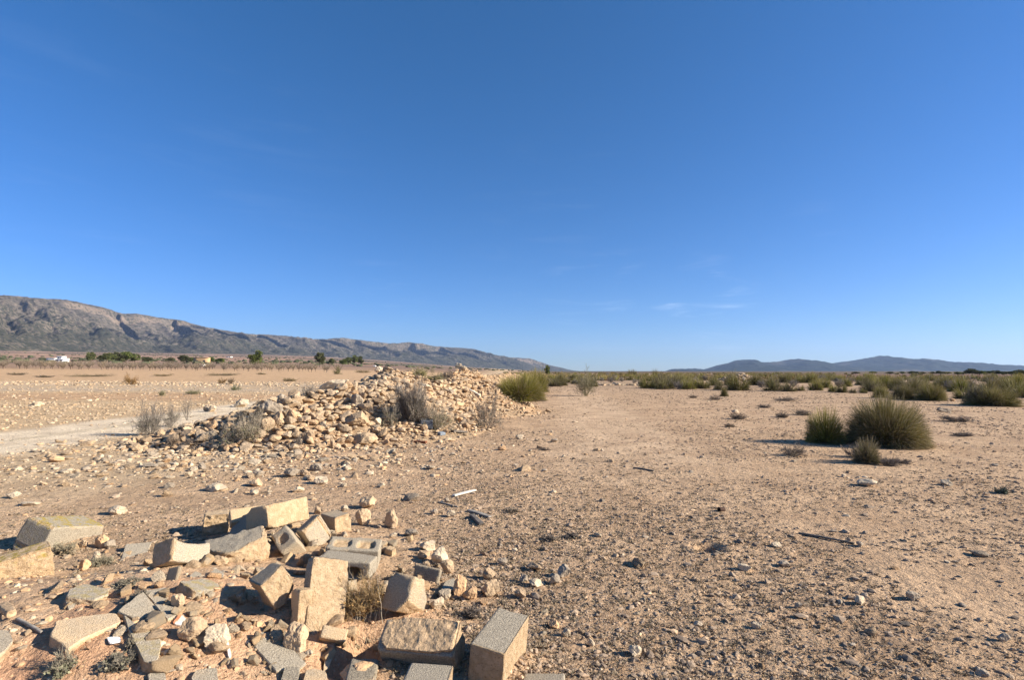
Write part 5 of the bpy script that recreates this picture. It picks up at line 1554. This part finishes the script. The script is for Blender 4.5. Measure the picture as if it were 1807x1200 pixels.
shrub(1035, 699, 44, 36, 'scraggly olive-grey bush on open dirt in the middle distance', 14, n1=30, n2=11, n3=8, w=(.02, .012, .009), leaf=900, leafc=(.16, .15, .07), upright=.5, col=(.17, .14, .05), tipc=(.27, .24, .15))
shrub(1724, 716, 36, 34, 'upright olive shrub left of the dark wide tussock at the border', 15, n1=24, n2=10, n3=8, w=(.02, .012, .009), leaf=1200, leafc=(.17, .17, .08), upright=.8, col=(.17, .14, .10), tipc=(.25, .23, .14))
shrub(742, 668, 32, 18, 'yellow-green low bush in the saddle of the heap, left one', 16, n1=26, n2=9, n3=7, w=(.012, .008, .006), leaf=500, leafc=(.17, .16, .06), upright=.6, col=(.2, .17, .10), tipc=(.28, .25, .13))
shrub(768, 676, 30, 16, 'yellow-green low bush in the saddle of the heap, right one', 17, n1=26, n2=9, n3=7, w=(.012, .008, .006), leaf=500, leafc=(.17, .16, .06), upright=.6, col=(.2, .17, .10), tipc=(.28, .25, .13))
shrub(763, 662, 12, 16, 'small upright dark shrub on the saddle against the mountain', 18, n1=18, n2=8, n3=6, w=(.02, .012, .009), leaf=400, leafc=(.1, .1, .05), upright=.9, col=(.14, .12, .08), tipc=(.22, .2, .12))
shrub(790, 668, 26, 14, 'brown-grey bush below the second crest of the heap', 19, n1=22, n2=8, n3=7, w=(.014, .009, .007), upright=.4, col=(.17, .13, .10), tipc=(.26, .2, .15))
shrub(229, 679, 22, 16, 'reddish brown bush leaning alone on the stones of the far left field', 20, n1=26, n2=10, n3=8, w=(.03, .02, .014), upright=.4, col=(.17, .10, .05), tipc=(.25, .15, .07))
shrub(391, 677, 16, 9, 'brown dome bush by the field stones, left of a smaller brown one', 21, n1=22, n2=9, n3=7, w=(.03, .02, .014), upright=.4, col=(.17, .11, .06), tipc=(.24, .16, .09))
shrub(407, 678, 12, 10, 'smaller brown bush right of the brown dome one by the field stones', 22, n1=22, n2=9, n3=7, w=(.03, .02, .014), upright=.4, col=(.17, .12, .08), tipc=(.24, .18, .12))
shrub(415, 689, 16, 9, 'green low bush among white field stones', 23, n1=22, n2=9, n3=7, w=(.02, .012, .01), leaf=600, leafc=(.15, .17, .08), upright=.4, col=(.17, .16, .09), tipc=(.22, .22, .12))
shrub(286, 699, 12, 9, 'round grey-green cushion alone on the stony left field', 24, n1=24, n2=9, n3=7, w=(.016, .01, .008), leaf=500, leafc=(.13, .13, .07), upright=.4, col=(.17, .15, .09), tipc=(.22, .2, .12))
shrub(339, 696, 24, 7, 'flat wide grey-green cushion on the stony left field', 25, n1=30, n2=9, n3=7, w=(.016, .01, .008), leaf=700, leafc=(.14, .15, .09), upright=.3, col=(.17, .15, .09), tipc=(.22, .2, .12))
shrub(595, 661, 15, 11, 'dark rounded shrub with a shadow on the far tan field', 26, n1=26, n2=10, n3=8, w=(.05, .035, .025), leaf=400, leafc=(.09, .09, .04), upright=.5, col=(.12, .10, .06), tipc=(.17, .15, .08))
for k, (px, py, w, h) in enumerate([(28, 662, 26, 4), (75, 666, 26, 3.5), (155, 665, 60, 4), (283, 664, 30, 3.5), (385, 663, 60, 4), (640, 658, 26, 5), (460, 661, 14, 3), (510, 673, 22, 5)]):
    shrub(px, py, w, h, ['dark olive strip of weeds leftmost on the tan field', 'grey-green weed strip second from left on the tan field', 'long brown weed strip under the white villa', 'brown weed strip right of the long one', 'long thin weed strip under the tan ruin',
                         'dark weeds just left of the highest crest', 'small dark weeds under the lone round pine', 'brown weeds by the field stones behind the pointed crest boulder'][k], 40 + k, name='weed_strip', cat='weeds', group='weed strips on the far tan field', n1=40, n2=9, n3=6,
          w=(.05, .03, .02), upright=.2, col=(.15, .11, .07), tipc=(.22, .17, .10))

# flat grey-brown cushions on the open ground at right
FL = [(1405, 806, 46, 18, 'flat brown cushion plant left of the small ragged tussock'), (1590, 818, 40, 9, 'flat brown cushion in front of the huge tussock'), (1570, 823, 26, 14, 'dark grey cushion touching the small ragged tussock'), (1510, 808, 34, 24, 'wispy grey brush between the olive tussock and the ragged one'),
      (1303, 740, 30, 10, 'grey flat cushion by the pale bluish stone'), (1380, 737, 22, 9, 'grey cushion at mid right, below a dark shrublet'), (1418, 733, 30, 9, 'wide grey cushion left of the olive tussock top'), (1445, 768, 20, 8, 'dark low plant at the left foot of the olive tussock'),
      (1690, 745, 40, 10, 'wide low grey cushion right of the huge tussock'), (1768, 872, 20, 12, 'small blue-green plant near the right border'), (1225, 703, 16, 6, 'flat grey plant left of the little lone tussock'), (1262, 706, 22, 6, 'flat grey plant just left below the little lone tussock'),
      (1390, 708, 40, 6, 'long flat dark plant in front of the scrub band'), (1290, 754, 18, 6, 'small dark cushion below the grey flat one'), (960, 795, 16, 5, 'tiny dark plant alone on the bare ground at centre'), (830, 1092, 30, 16, 'dark cushion plant between the mortar-topped and clean blocks'),
      (905, 905, 20, 8, 'small dark cushion right of the dark wooden slab'), (970, 955, 26, 10, 'brown cushion plant at centre, on speckled dirt'), (1008, 950, 22, 9, 'grey cushion right of the brown one at centre'), (1350, 720, 20, 6, 'faint grey plant at mid right on open dirt'), (1700, 770, 30, 6, 'grey flat plant far right on open dirt')]
for k, (px, py, w, h, lab) in enumerate(FL):
    gr = 'blue-green' in lab
    shrub(px, py, w, h, lab, 70 + k, name='cushion_plant', cat='low plant', group='low cushion plants on the open ground', n1=36, n2=9, n3=6, w=(.008, .005, .004) if py > 780 else (.014, .009, .007), upright=.25, leaf=500 if gr else 60,
          leafc=(.16, .20, .13) if gr else (.12, .11, .07), col=(.15, .12, .09), tipc=(.22, .24, .16) if gr else (.27, .215, .165))

# grey brush scattered in the scrub band
BR = [make_shrub('grey_brush', 120 + k, .55, .75, n1=26, n2=9, n3=6, w=(.03, .02, .014), upright=.75, col=(.20, .165, .13), tipc=(.31, .27, .215)) for k in range(3)]
bs = [(1260, 668, 1.2), (1290, 664, 1.2), (1370, 668, 1.2), (1500, 678, 1.1), (1610, 680, 1.1), (1640, 672, 1.2), (1710, 686, 1.0), (1750, 680, 1.1), (1420, 668, 1.2), (1225, 678, 1.0), (1345, 684, 1.0), (1580, 682, 1.0), (1078, 676, 1.0), (1098, 674, .9), (1062, 673, .8), (1086, 670, 1.0), (1130, 680, .9), (1120, 677, .7), (1186, 680, 1.0), (1196, 687, 1.0), (1215, 684, .8), (1300, 668, 1.0), (1030, 676, .8), (1015, 678, .8), (1000, 675, .9), (1245, 672, 1.2), (1330, 674, 1.2), (1450, 672, 1.3), (1480, 684, 1.0),
      (1400, 683, 1.0), (1680, 690, 1.0), (1540, 672, 1.0), (1072, 664, 1.3), (1105, 663, 1.3)]
for k, (px, py, s) in enumerate(bs):
    o = BR[k] if k < 3 else dup(BR[k % 3])
    at_base(o, px, py); o.scale = (s, s, s * RNG.uniform(.8, 1.1)); o.rotation_euler = (0, 0, RNG.uniform(0, 6.28))
    tag(o, f'grey leafless brush {relation(px, py - 6, marks2)}', 'brush', 'grey brush in the scrub band')

# plants growing in the near heap
def bush_near():
    e = empty('dry_bush')
    V, Q, C = shrub_arrays(201, .17, .20, n1=34, n2=13, n3=9, w=(.0045, .003, .0022), upright=.35, col=(.17, .115, .065), tipc=(.30, .205, .11), leaf=420, leafc=(.22, .135, .065))
    obj('twigs', np_mesh('twigs', V, Q, MATS['twig'], False, C), e)
    rng = np.random.default_rng(5)
    n = 34
    b = np.stack([rng.uniform(-.16, .14, n), rng.uniform(-.12, .06, n), np.full(n, -.02)], -1)
    h = rng.uniform(.16, .36, n); ln = rng.normal(0, .10, (n, 2))
    t = np.linspace(0, 1, 6)[None, :, None]
    pts = b[:, None] + np.concatenate([ln[:, None] * t ** 1.5, h[:, None, None] * t], -1) + rng.normal(size=(n, 6, 3)) * .004
    V, Q, C = ribbons(pts, np.full(n, .0035), np.broadcast_to(np.array([.40, .33, .25]), (n, 6, 3)) * rng.uniform(.7, 1.2, (n, 1, 1)), 8)
    obj('dead_stalks', np_mesh('dead_stalks', V, Q, MATS['twig'], False, C), e)
    return e


e = bush_near()
x, y, z = hit(640, 1100)
e.location = (x, y + .05, z + .02)
tag(e, 'dry golden-brown bush with thin grey stalks growing between the near blocks', 'dry bush')


def sprig(px, py, n, hgt, lean, label, col=(.38, .31, .23), seed=1, w=.003, spread=.06, cat='dead sprig'):
    rng = np.random.default_rng(seed)
    b = np.stack([rng.normal(0, spread, n), rng.normal(0, spread * .6, n), np.full(n, -.01)], -1)
    h = rng.uniform(.5, 1.0, n) * hgt
    t = np.linspace(0, 1, 6)[None, :, None]
    ln = rng.normal(lean, .35, (n, 1)) * h[:, None]; l2 = rng.normal(0, .25, (n, 1)) * h[:, None]
    pts = b[:, None] + np.concatenate([ln[:, None] * t ** 1.4, l2[:, None] * t ** 1.4, h[:, None, None] * t], -1) + rng.normal(size=(n, 6, 3)) * hgt * .015
    V, Q, C = ribbons(pts, np.full(n, w), np.broadcast_to(np.array(col), (n, 6, 3)) * rng.uniform(.7, 1.2, (n, 1, 1)), seed)
    o = obj('dead_sprig', np_mesh('dead_sprig', V, Q, MATS['twig'], False, C))
    x, y, z = hit(px, py); o.location = (x, y, z)
    return tag(o, label, cat, 'dead sprigs in the near heap')


sprig(338, 952, 12, .22, .5, 'pale dead stalks above the concave-topped block', seed=1)
sprig(155, 966, 5, .20, .2, 'thin branching twig before the lichen-topped block', seed=2)
sprig(578, 1118, 9, .16, .1, 'curved dark twigs below the tall notched slab', (.16, .12, .09), 3)
sprig(640, 1130, 46, .11, .0, 'low grey dead grass under the dry bush', (.27, .22, .16), 4, .0025, .10)
sprig(745, 1172, 4, .10, .0, 'two thin pale stalks by the front block', seed=5)
sprig(815, 1196, 16, .12, .3, 'dry straw between the front block and the clean block', (.42, .32, .18), 6)
sprig(425, 992, 14, .09, .0, 'tiny pale sprigs at the foot of the rugged chunk', seed=7)
for px, py, w, h, lab, leafc, sd in [(205, 1180, 48, 22, 'grey-green cushion of dry thyme below the white tile shard', (.20, .18, .11), 90), (108, 1190, 40, 30, 'small grey-green cushion at the lower left corner', (.20, .19, .11), 91), (230, 1148, 14, 18, 'dark dry growth along the ragged edge of the weathered slab', (.16, .13, .09), 92), (176, 998, 34, 14, 'dark flat cushion on pale gravel at the mound top', (.15, .13, .09), 93),
                                     (222, 1036, 40, 12, 'flat grey cushion above the pointed slab', (.17, .15, .1), 94), (248, 1062, 24, 18, 'dark dry sprout at the upper tip of the pointed slab', (.15, .11, .08), 95), (110, 980, 40, 20, 'brown dry growth under the lichen-topped block', (.2, .15, .1), 96)]:
    shrub(px, py, w, h, lab, sd, name='cushion_plant', cat='low plant', group='low plants on the near heap', n1=40, n2=10, n3=7, w=(.004, .003, .0022), upright=.3, leaf=500, leafc=leafc, col=(.19, .155, .11), tipc=(.30, .26, .18))

# ------------------------------------------------------------------ trees


def pine_meshes(seed, flat=.8, n_lobe=16, n_leaf=150, leaf=.055, base=.25, dark=1.0):
    """unit pine: height 1, crown radius about .5"""
    rng = np.random.default_rng(seed)
    c = rng.normal(size=(n_lobe, 3)); c /= np.linalg.norm(c, axis=1)[:, None]
    c *= rng.uniform(.2, 1, (n_lobe, 1)) ** .5
    c = c * np.array([.33, .33, (1 - base) * .37]) + np.array([0, 0, base + (1 - base) * .5])
    lr = rng.uniform(.10, .17, n_lobe)
    p = rng.normal(size=(n_lobe, n_leaf, 3)); p /= np.linalg.norm(p, axis=2, keepdims=True)
    p = c[:, None] + p * np.array([1, 1, 1.1]) * lr[:, None, None] * rng.uniform(.5, 1.08, (n_lobe, n_leaf, 1)) * np.array([1, 1, flat])
    tone = rng.uniform(.7, 1.25, (n_lobe, 1, 1)) * rng.uniform(.7, 1.3, (n_lobe, n_leaf, 1))
    col = np.array([.085, .095, .032]) * tone * dark
    P = p.reshape(-1, 3); n = len(P)
    d = rng.normal(size=(n, 3)); d /= np.linalg.norm(d, axis=1)[:, None]
    pts = P[:, None] + d[:, None] * (np.linspace(-.5, .5, 3)[None, :, None] * leaf)
    V, Q, C = ribbons(pts, np.full((n, 3), leaf * .6) * np.array([.4, 1, .4]), np.repeat(col.reshape(-1, 1, 3), 3, 1), seed)
    crown = np_mesh('crown', V, Q, MATS['leaf'], False, C)
    tp = [np.array([[0, 0, -.03], [.01, 0, .2], [-.01, .01, .45], [.01, 0, .7], [0, 0, .85]])]; tr = [np.array([.035, .028, .022, .013, .005])]
    for k in range(7):
        a = rng.uniform(0, 2 * PI); z = rng.uniform(.25, .55)
        dd = np.array([math.cos(a), math.sin(a), .55])
        tp.append(np.array([[0, 0, z]]) + dd * np.linspace(0, .36, 5)[:, None]); tr.append(np.linspace(.014, .004, 5))
    V, Q, _ = tubes(np.array(tp), np.array(tr), 6)
    trunk = np_mesh('trunk', V, Q, MATS['bark'], True)
    return trunk, crown


PM = [pine_meshes(300 + k, base=.03 + .05 * (k % 3), n_lobe=22, dark=1.2 + .15 * (k % 3)) for k in range(5)]


def tree(px, py, wpx, hpx, label, k, name='pine_tree', cat='pine tree', group='pines on the far plain', meshes=None):
    x, y, z = hit(px, py, False)
    d = (np.array([x, y, z]) - EYE) @ FW
    e = empty(name, (x, y, z), k * 1.7)
    Hh = hpx / F * d; W = wpx / F * d
    e.scale = (W, W, Hh * 1.4)
    tk, cr = (meshes or PM)[k % len(meshes or PM)]
    obj('trunk', tk, e); obj('crown', cr, e)
    return tag(e, label, cat, group)


for k, (px, py, w, h, lab) in enumerate([
    (450, 649, 25, 23, 'round bright green pine standing alone in front of the plain'), (564, 648, 18, 19, 'green pine alone right of the round one, above the left field'),
    (160, 640, 17, 13, 'small pine leftmost of the far pine clump, right of the white villa'), (178, 639, 12, 9, 'low pine second from left in the far clump'), (189, 640, 26, 12, 'wide low pine third from left in the far clump'),
    (208, 640, 24, 14, 'pine in the middle of the far clump'), (222, 640, 26, 14, 'broad pine right of the middle in the far clump'), (238, 640, 18, 11, 'rightmost pine of the far clump'),
    (259, 640, 18, 8, 'low dark pine right of the far clump'), (300, 641, 16, 7, 'low pine midway between the clump and the tan ruin'), (325, 640, 22, 10, 'low broad pine just left of the tan ruin'), (338, 640, 16, 7, 'low dark pine touching the left of the tan ruin'),
    (372, 640, 16, 7, 'low pine just right of the tan ruin'), (388, 641, 18, 7, 'second low pine right of the tan ruin'),
    (586, 644, 14, 8, 'dark pine leftmost of the group right of the lone pines'), (605, 645, 16, 9, 'dark pine second from left in the group right of the lone pines'), (615, 644, 12, 10, 'dark pine in the middle of the right group'),
    (626, 644, 14, 12, 'tallest dark pine of the right group'), (636, 644, 13, 12, 'dark rightmost pine of the right group')]):
    tree(px, py, w * 1.25, h * 1.08, lab, k)
t_ = tree(966, 655.2, 14, 12, 'small dark rounded tree on the horizon at the end of the mountain', 2, 'round_tree', 'tree', None)
t_.location.x *= 160 / t_.location.y; t_.scale *= 160 / t_.location.y; t_.location.y = 160; t_.location.z = float(gz(t_.location.x, 160)); t_.scale.z *= 1.25
DT = [(1570, 660.5, 14, 4), (1592, 660.5, 10, 4), (1612, 661, 22, 5), (1628, 660.6, 12, 4), (1645, 660.8, 12, 4), (1660, 661.2, 14, 6), (1672, 661, 12, 4), (1690, 662, 12, 5), (1700, 661, 14, 4), (1716, 662.5, 22, 10), (1728, 662, 16, 7), (1742, 661.5, 16, 6), (1758, 662, 18, 7), (1770, 662, 14, 6), (1785, 662.5, 16, 6), (1800, 662.5, 22, 9), (1815, 662, 20, 7), (1540, 660, 14, 4), (1510, 660, 14, 3.5)]
for k, (px, py, w, h) in enumerate(DT):
    nm = {9: 'largest dark tree of the far row at the foot of the right hills', 15: 'tall dark tree of the far row close to the right border', 2: 'broad dark tree at the left part of the far row'}.get(k)
    tree(px, py, w * 1.3, h * .9, nm or f'dark low far tree {relation(px, py, marks2)}', k, 'dark_tree', 'tree', 'far row of dark trees under the right hills')


# leafless orchard trees
def almond_meshes(seed):
    rng = np.random.default_rng(seed)
    tp, tr = [np.array([[0, 0, -.05], [.02, 0, .25], [0, .02, .5], [0, 0, .62], [0, 0, .7]])], [np.array([.09, .08, .07, .07, .06])]
    ends = []
    for k in range(6):
        a = k * 1.05 + rng.uniform(-.3, .3); sp = rng.uniform(.7, 1.25); hh = rng.uniform(1.2, 1.75)
        t = np.linspace(0, 1, 5)[:, None]
        p = np.array([[0, 0, .6]]) + np.concatenate([math.cos(a) * sp * t ** .9, math.sin(a) * sp * t ** .9, hh * t ** 1.1], -1)
        tp.append(p); tr.append(np.linspace(.07, .02, 5)); ends.append(p)
    V, Q, _ = tubes(np.array(tp), np.array(tr), 6)
    trunk = np_mesh('trunk', V, Q, MATS['bark'], True)
    n = 330
    E_ = np.array(ends); i = rng.integers(0, 6, n); j = rng.integers(1, 5, n)
    b = E_[i, j]
    d = rng.normal(size=(n, 3)) * .7 + np.array([0, 0, .7]); d /= np.linalg.norm(d, axis=1)[:, None]
    L = rng.uniform(.35, .95, n)
    pts = b[:, None] + d[:, None] * L[:, None, None] * np.linspace(0, 1, 4)[None, :, None]
    V, Q, C = ribbons(pts, np.full(n, .034), np.broadcast_to(np.array([.23, .18, .125]), (n, 4, 3)) * rng.uniform(.7, 1.35, (n, 1, 1)), seed)
    return trunk, np_mesh('crown', V, Q, MATS['twig'], False, C)


AM = [almond_meshes(400 + k) for k in range(5)]
k = 0
for ri, (yy, px0, px1, lab) in enumerate([(158, -10, 640, 'leafless almond tree in the nearest row of the orchard'), (166, -10, 600, 'leafless almond tree in the second row of the orchard'), (176, -10, 590, 'leafless almond tree in the third row of the orchard'),
                                          (190, -10, 560, 'leafless almond tree in the fourth row of the orchard'), (210, -10, 520, 'leafless almond tree in the farthest visible orchard row')]):
    xa, xb = (px0 - CX) / F * yy, (px1 - CX) / F * yy
    xs = np.arange(xa, xb, 3.9 if ri < 3 else 5.0)
    for x in xs:
        if ri == 0 and RNG.random() < .12: continue
        x2 = x + RNG.normal(0, .5); y2 = yy + RNG.normal(0, 1.2) - .015 * (x - xa)
        e = empty('almond_tree', (x2, y2, float(gz(x2, y2))), RNG.uniform(0, 6.28))
        s = RNG.uniform(.8, 1.1); e.scale = (s, s, s * 1.05)
        obj('trunk', AM[k % 5][0], e); obj('crown', AM[k % 5][1], e); k += 1
        third = ['left', 'middle', 'right'][min(2, int((x - xa) / (xb - xa) * 3))]
        tag(e, f'{lab}, {third} third', 'almond tree', f'leafless almond trees, orchard row {ri + 1}, {third} part')

# bushes and scattered trees of the wide plain, a pixel or two each
m = 1500
pr_ = np.exp(RNG.uniform(math.log(420), math.log(2900), m)); pa_ = RNG.uniform(-R(47), R(2), m)
bx_, by_ = np.sin(pa_) * pr_, np.cos(pa_) * pr_
okb = n2(bx_, by_, .004, 3, 61) > RNG.uniform(-.25, .3, m)
bx_, by_ = bx_[okb], by_[okb]; m = len(bx_)
bs_ = RNG.uniform(.8, 2.4, m)
o = obj('plain_bushes', scatter_mesh('plain_bushes', PROTO1, np.arange(m) % 10, np.stack([bx_, by_, gz(bx_, by_) + bs_ * .3], -1), bs_, RNG.uniform(0, 6, m), np.zeros(m), np.tile([1.5, 1.5, .8], (m, 1)), MATS['litter'], np.array([.07, .075, .04]) * RNG.uniform(.7, 1.5, (m, 1))))
tag(o, 'dark specks of bushes strewn over the far plain', kind='stuff')

# ------------------------------------------------------------------ houses
def bx(name, lo, hi, mat, parent):
    lo, hi = np.array(lo, float), np.array(hi, float)
    me = block_mesh(name, hi - lo, seed=1, chip=0, step=max(hi - lo) / 4, mat=mat)
    return obj(name, me, parent, tuple((lo + hi) / 2))


def house(px, py, wpx, label, vols, roof=None, name='house', rz=0.0, wall='white_wall', lean=1.0, cat='house'):
    x, y, z = hit(px, py, False)
    d = (np.array([x, y, z]) - EYE) @ FW
    s = wpx / F * d / lean
    e = empty(name, (x, y, z), rz)
    for (x0, x1, y0, y1, h, wins, rf) in vols:
        a, b = x0 * s, x1 * s
        w = bx('wall', (a, y0 * s, -2), (b, y1 * s, h * s), MATS[wall], e)
        if rf == 'flat':
            bx('roof', (a - .012 * s, y0 * s - .012 * s, h * s + .003), (b + .012 * s, y1 * s + .012 * s, h * s + .022 * s), MATS[wall], e)
        else:
            ym = (y0 + y1) / 2 * s; o_ = .02 * s; rh = .06 * s
            V = np.array([(a - o_, y0 * s - o_, h * s + .02), (b + o_, y0 * s - o_, h * s + .02), (b + o_, y1 * s + o_, h * s + .02), (a - o_, y1 * s + o_, h * s + .02), (a - o_, ym, h * s + rh), (b + o_, ym, h * s + rh)])
            obj('roof', np_mesh('roof', V, [np.array([[0, 1, 5, 4], [2, 3, 4, 5], [3, 2, 1, 0]]), np.array([[0, 4, 3], [1, 2, 5]])], MATS[rf]), e)
        for (wx, wz, ww, wh) in wins:
            f = bx('window', (a + (wx - ww / 2) * (b - a), y0 * s - .06, (wz - wh / 2) * h * s), (a + (wx + ww / 2) * (b - a), y0 * s + .1, (wz + wh / 2) * h * s), MATS['dark_opening'], e)
    return tag(e, label, cat)


house(102, 638.6, 34, 'white flat-roofed villa with a raised middle part beyond the orchard',
      [(-.5, -.02, -.12, .12, .17, [(.2, .42, .16, .3), (.5, .42, .12, .3), (.82, .42, .12, .3)], 'flat'), (-.02, .30, -.06, .16, .27, [(.35, .75, .3, .16), (.7, .75, .14, .16)], 'flat'), (.05, .5, -.2, .0, .12, [(.25, .45, .22, .5), (.62, .45, .22, .5)], 'flat'), (.30, .48, .0, .14, .16, [(.5, .6, .4, .3)], 'flat')], name='villa', cat='villa')
house(356, 642.5, 26, 'ruined tan stone farmhouse wall beyond the orchard', [(-.5, .5, -.1, .14, .42, [(.25, .45, .10, .3), (.72, .45, .10, .3)], 'flat')], name='ruined_house', wall='tan_wall', cat='ruin')
house(357, 646.5, 8, 'small white hut in front of the tan ruin', [(-.5, .5, -.3, .3, .42, [(.5, .5, .3, .5)], 'white_wall')], name='hut', cat='hut')
house(34, 615.5, 7, 'tiny white house at the mountain foot, upper left', [(-.5, .5, -.3, .3, .32, [(.3, .5, .16, .4), (.7, .5, .16, .4)], 'roof_tile')], cat='house')
house(57, 619.5, 5, 'tiny pale house right of the other one at the mountain foot', [(-.5, .5, -.3, .3, .3, [(.5, .5, .3, .4)], 'roof_tile')], cat='house')
house(405, 631, 8, 'tiny pale farmhouse far below the mountain, left of the round pine', [(-.5, .5, -.3, .3, .22, [(.3, .5, .14, .4), (.7, .5, .14, .4)], 'roof_tile')], cat='house')
house(661, 646.8, 5, 'tiny white house on the plain left of the highest crest', [(-.5, .5, -.3, .3, .3, [(.5, .5, .3, .4)], 'white_wall')], cat='house')

# ------------------------------------------------------------------ air
m = bpy.data.materials.new('haze'); m.use_nodes = True
t = NT(m.node_tree)
vol = t.n('ShaderNodeVolumePrincipled', {'Color': (.50, .68, 1.0), 'Density': HAZE, 'Anisotropy': .25})
t.n('ShaderNodeOutputMaterial', {'Volume': vol.outputs[0]})
Lh = 16000
V = np.array([(-Lh, -2500, -260), (Lh, -2500, -260), (Lh, Lh, -260), (-Lh, Lh, -260), (-Lh, -2500, 900), (Lh, -2500, 900), (Lh, Lh, 900), (-Lh, Lh, 900)])
V[:4, 2] = -12; V[4:, 2] = 720
if HAZE > 0:
    o = obj('haze', np_mesh('haze', V, np.array([[0, 3, 2, 1], [4, 5, 6, 7], [0, 1, 5, 4], [1, 2, 6, 5], [2, 3, 7, 6], [3, 0, 4, 7]]), m))
    tag(o, 'thin blue haze over the far plain and mountains', kind='stuff')

# ------------------------------------------------------------------ sky, sun, camera
w = bpy.data.worlds.new('World'); scene.world = w
w.use_nodes = True
t = NT(w.node_tree)
sky = t.n('ShaderNodeTexSky', sky_type='NISHITA', sun_disc=False, sun_elevation=R(SUN_EL), sun_rotation=R(SUN_AZ), altitude=650, air_density=1.0, dust_density=SKY_DUST, ozone_density=SKY_OZ)
tc = t.n('ShaderNodeTexCoord').outputs['Generated']
skyc = t.n('ShaderNodeHueSaturation', {'Saturation': SKY_SAT, 'Value': 1.0, 'Color': sky.outputs[0]}).outputs[0]
skyc = t.n('ShaderNodeGamma', {'Color': skyc, 'Gamma': 1.12}).outputs[0]
skyc = t.mix(1.0, skyc, (.56, .72, .90), 'MULTIPLY')
sp_ = t.n('ShaderNodeSeparateColor', {0: skyc})
skyc = t.n('ShaderNodeCombineColor', {k: t.math('MULTIPLY', t.math('POWER', sp_.outputs[k], g), a) for k, g, a in ((0, .83, .82), (1, .75, .995), (2, .88, 1.01))}).outputs[0]
# thin cirrus: stretched noise kept to a few parts of the sky
mp = t.n('ShaderNodeMapping', {'Vector': tc, 'Rotation': (0, R(12), R(20)), 'Scale': (2.2, 1.2, 16.0)}).outputs[0]
wisp = t.ramp(t.noise(mp, 2.6, 7, .6, .5), .50, .78)


def patch(px, py, rad):
    d = ray(px, py); d = d / np.linalg.norm(d)
    dv = t.n('ShaderNodeVectorMath', {0: tc, 1: tuple(d)}, operation='DISTANCE').outputs['Value']
    return t.ramp(dv, rad, rad * .15)


am = t.math('MULTIPLY', patch(1240, 545, .11), .40)
for q in ((130, 232, .34, .010), (400, 300, .30, .012), (80, 436, .22, .03), (1445, 405, .07, .02), (1000, 420, .25, .02), (680, 518, .10, .06), (1050, 520, .14, .10)):
    am = t.math('MAXIMUM', am, t.math('MULTIPLY', patch(*q[:3]), q[3]))
skyc = t.mix(t.math('MULTIPLY', wisp, am), skyc, (9.5, 10.2, 11.0))
bg = t.n('ShaderNodeBackground', {'Color': skyc, 'Strength': SKY_STR})
t.n('ShaderNodeOutputWorld', {'Surface': bg.outputs[0]})

ld = bpy.data.lights.new('sun', 'SUN'); ld.energy = SUN_STR; ld.angle = R(.53); ld.color = (1.0, .915, .79)
lo = bpy.data.objects.new('sun', ld); link(lo)
sd = Vector((math.sin(R(SUN_AZ)) * math.cos(R(SUN_EL)), math.cos(R(SUN_AZ)) * math.cos(R(SUN_EL)), math.sin(R(SUN_EL))))
lo.rotation_mode = 'QUATERNION'; lo.rotation_quaternion = (-sd).to_track_quat('-Z', 'Y'); lo.location = (30, 0, 30)

cam = bpy.data.cameras.new('camera'); cam.sensor_width = 36; cam.lens = F / 1807 * 36; cam.clip_start = .05; cam.clip_end = 60000
co = bpy.data.objects.new('camera', cam); link(co)
co.location = (0, 0, CAMH); co.rotation_euler = (R(90) + PITCH, 0, 0)
scene.camera = co

vs = scene.view_settings
vs.view_transform = 'Standard'; vs.look = 'None'; vs.exposure = EXPO; vs.gamma = 1; vs.use_curve_mapping = False
scene.render.engine = 'CYCLES'
cy = scene.cycles
cy.max_bounces = 6; cy.diffuse_bounces = 3; cy.glossy_bounces = 2; cy.transmission_bounces = 2; cy.volume_bounces = 0; cy.transparent_max_bounces = 4
cy.use_denoising = True
try:
    cy.denoiser = 'OPENIMAGEDENOISE'; cy.denoising_prefilter = 'ACCURATE'; cy.denoising_input_passes = 'RGB_ALBEDO_NORMAL'
except Exception:
    pass
cy.sample_clamp_indirect = 6
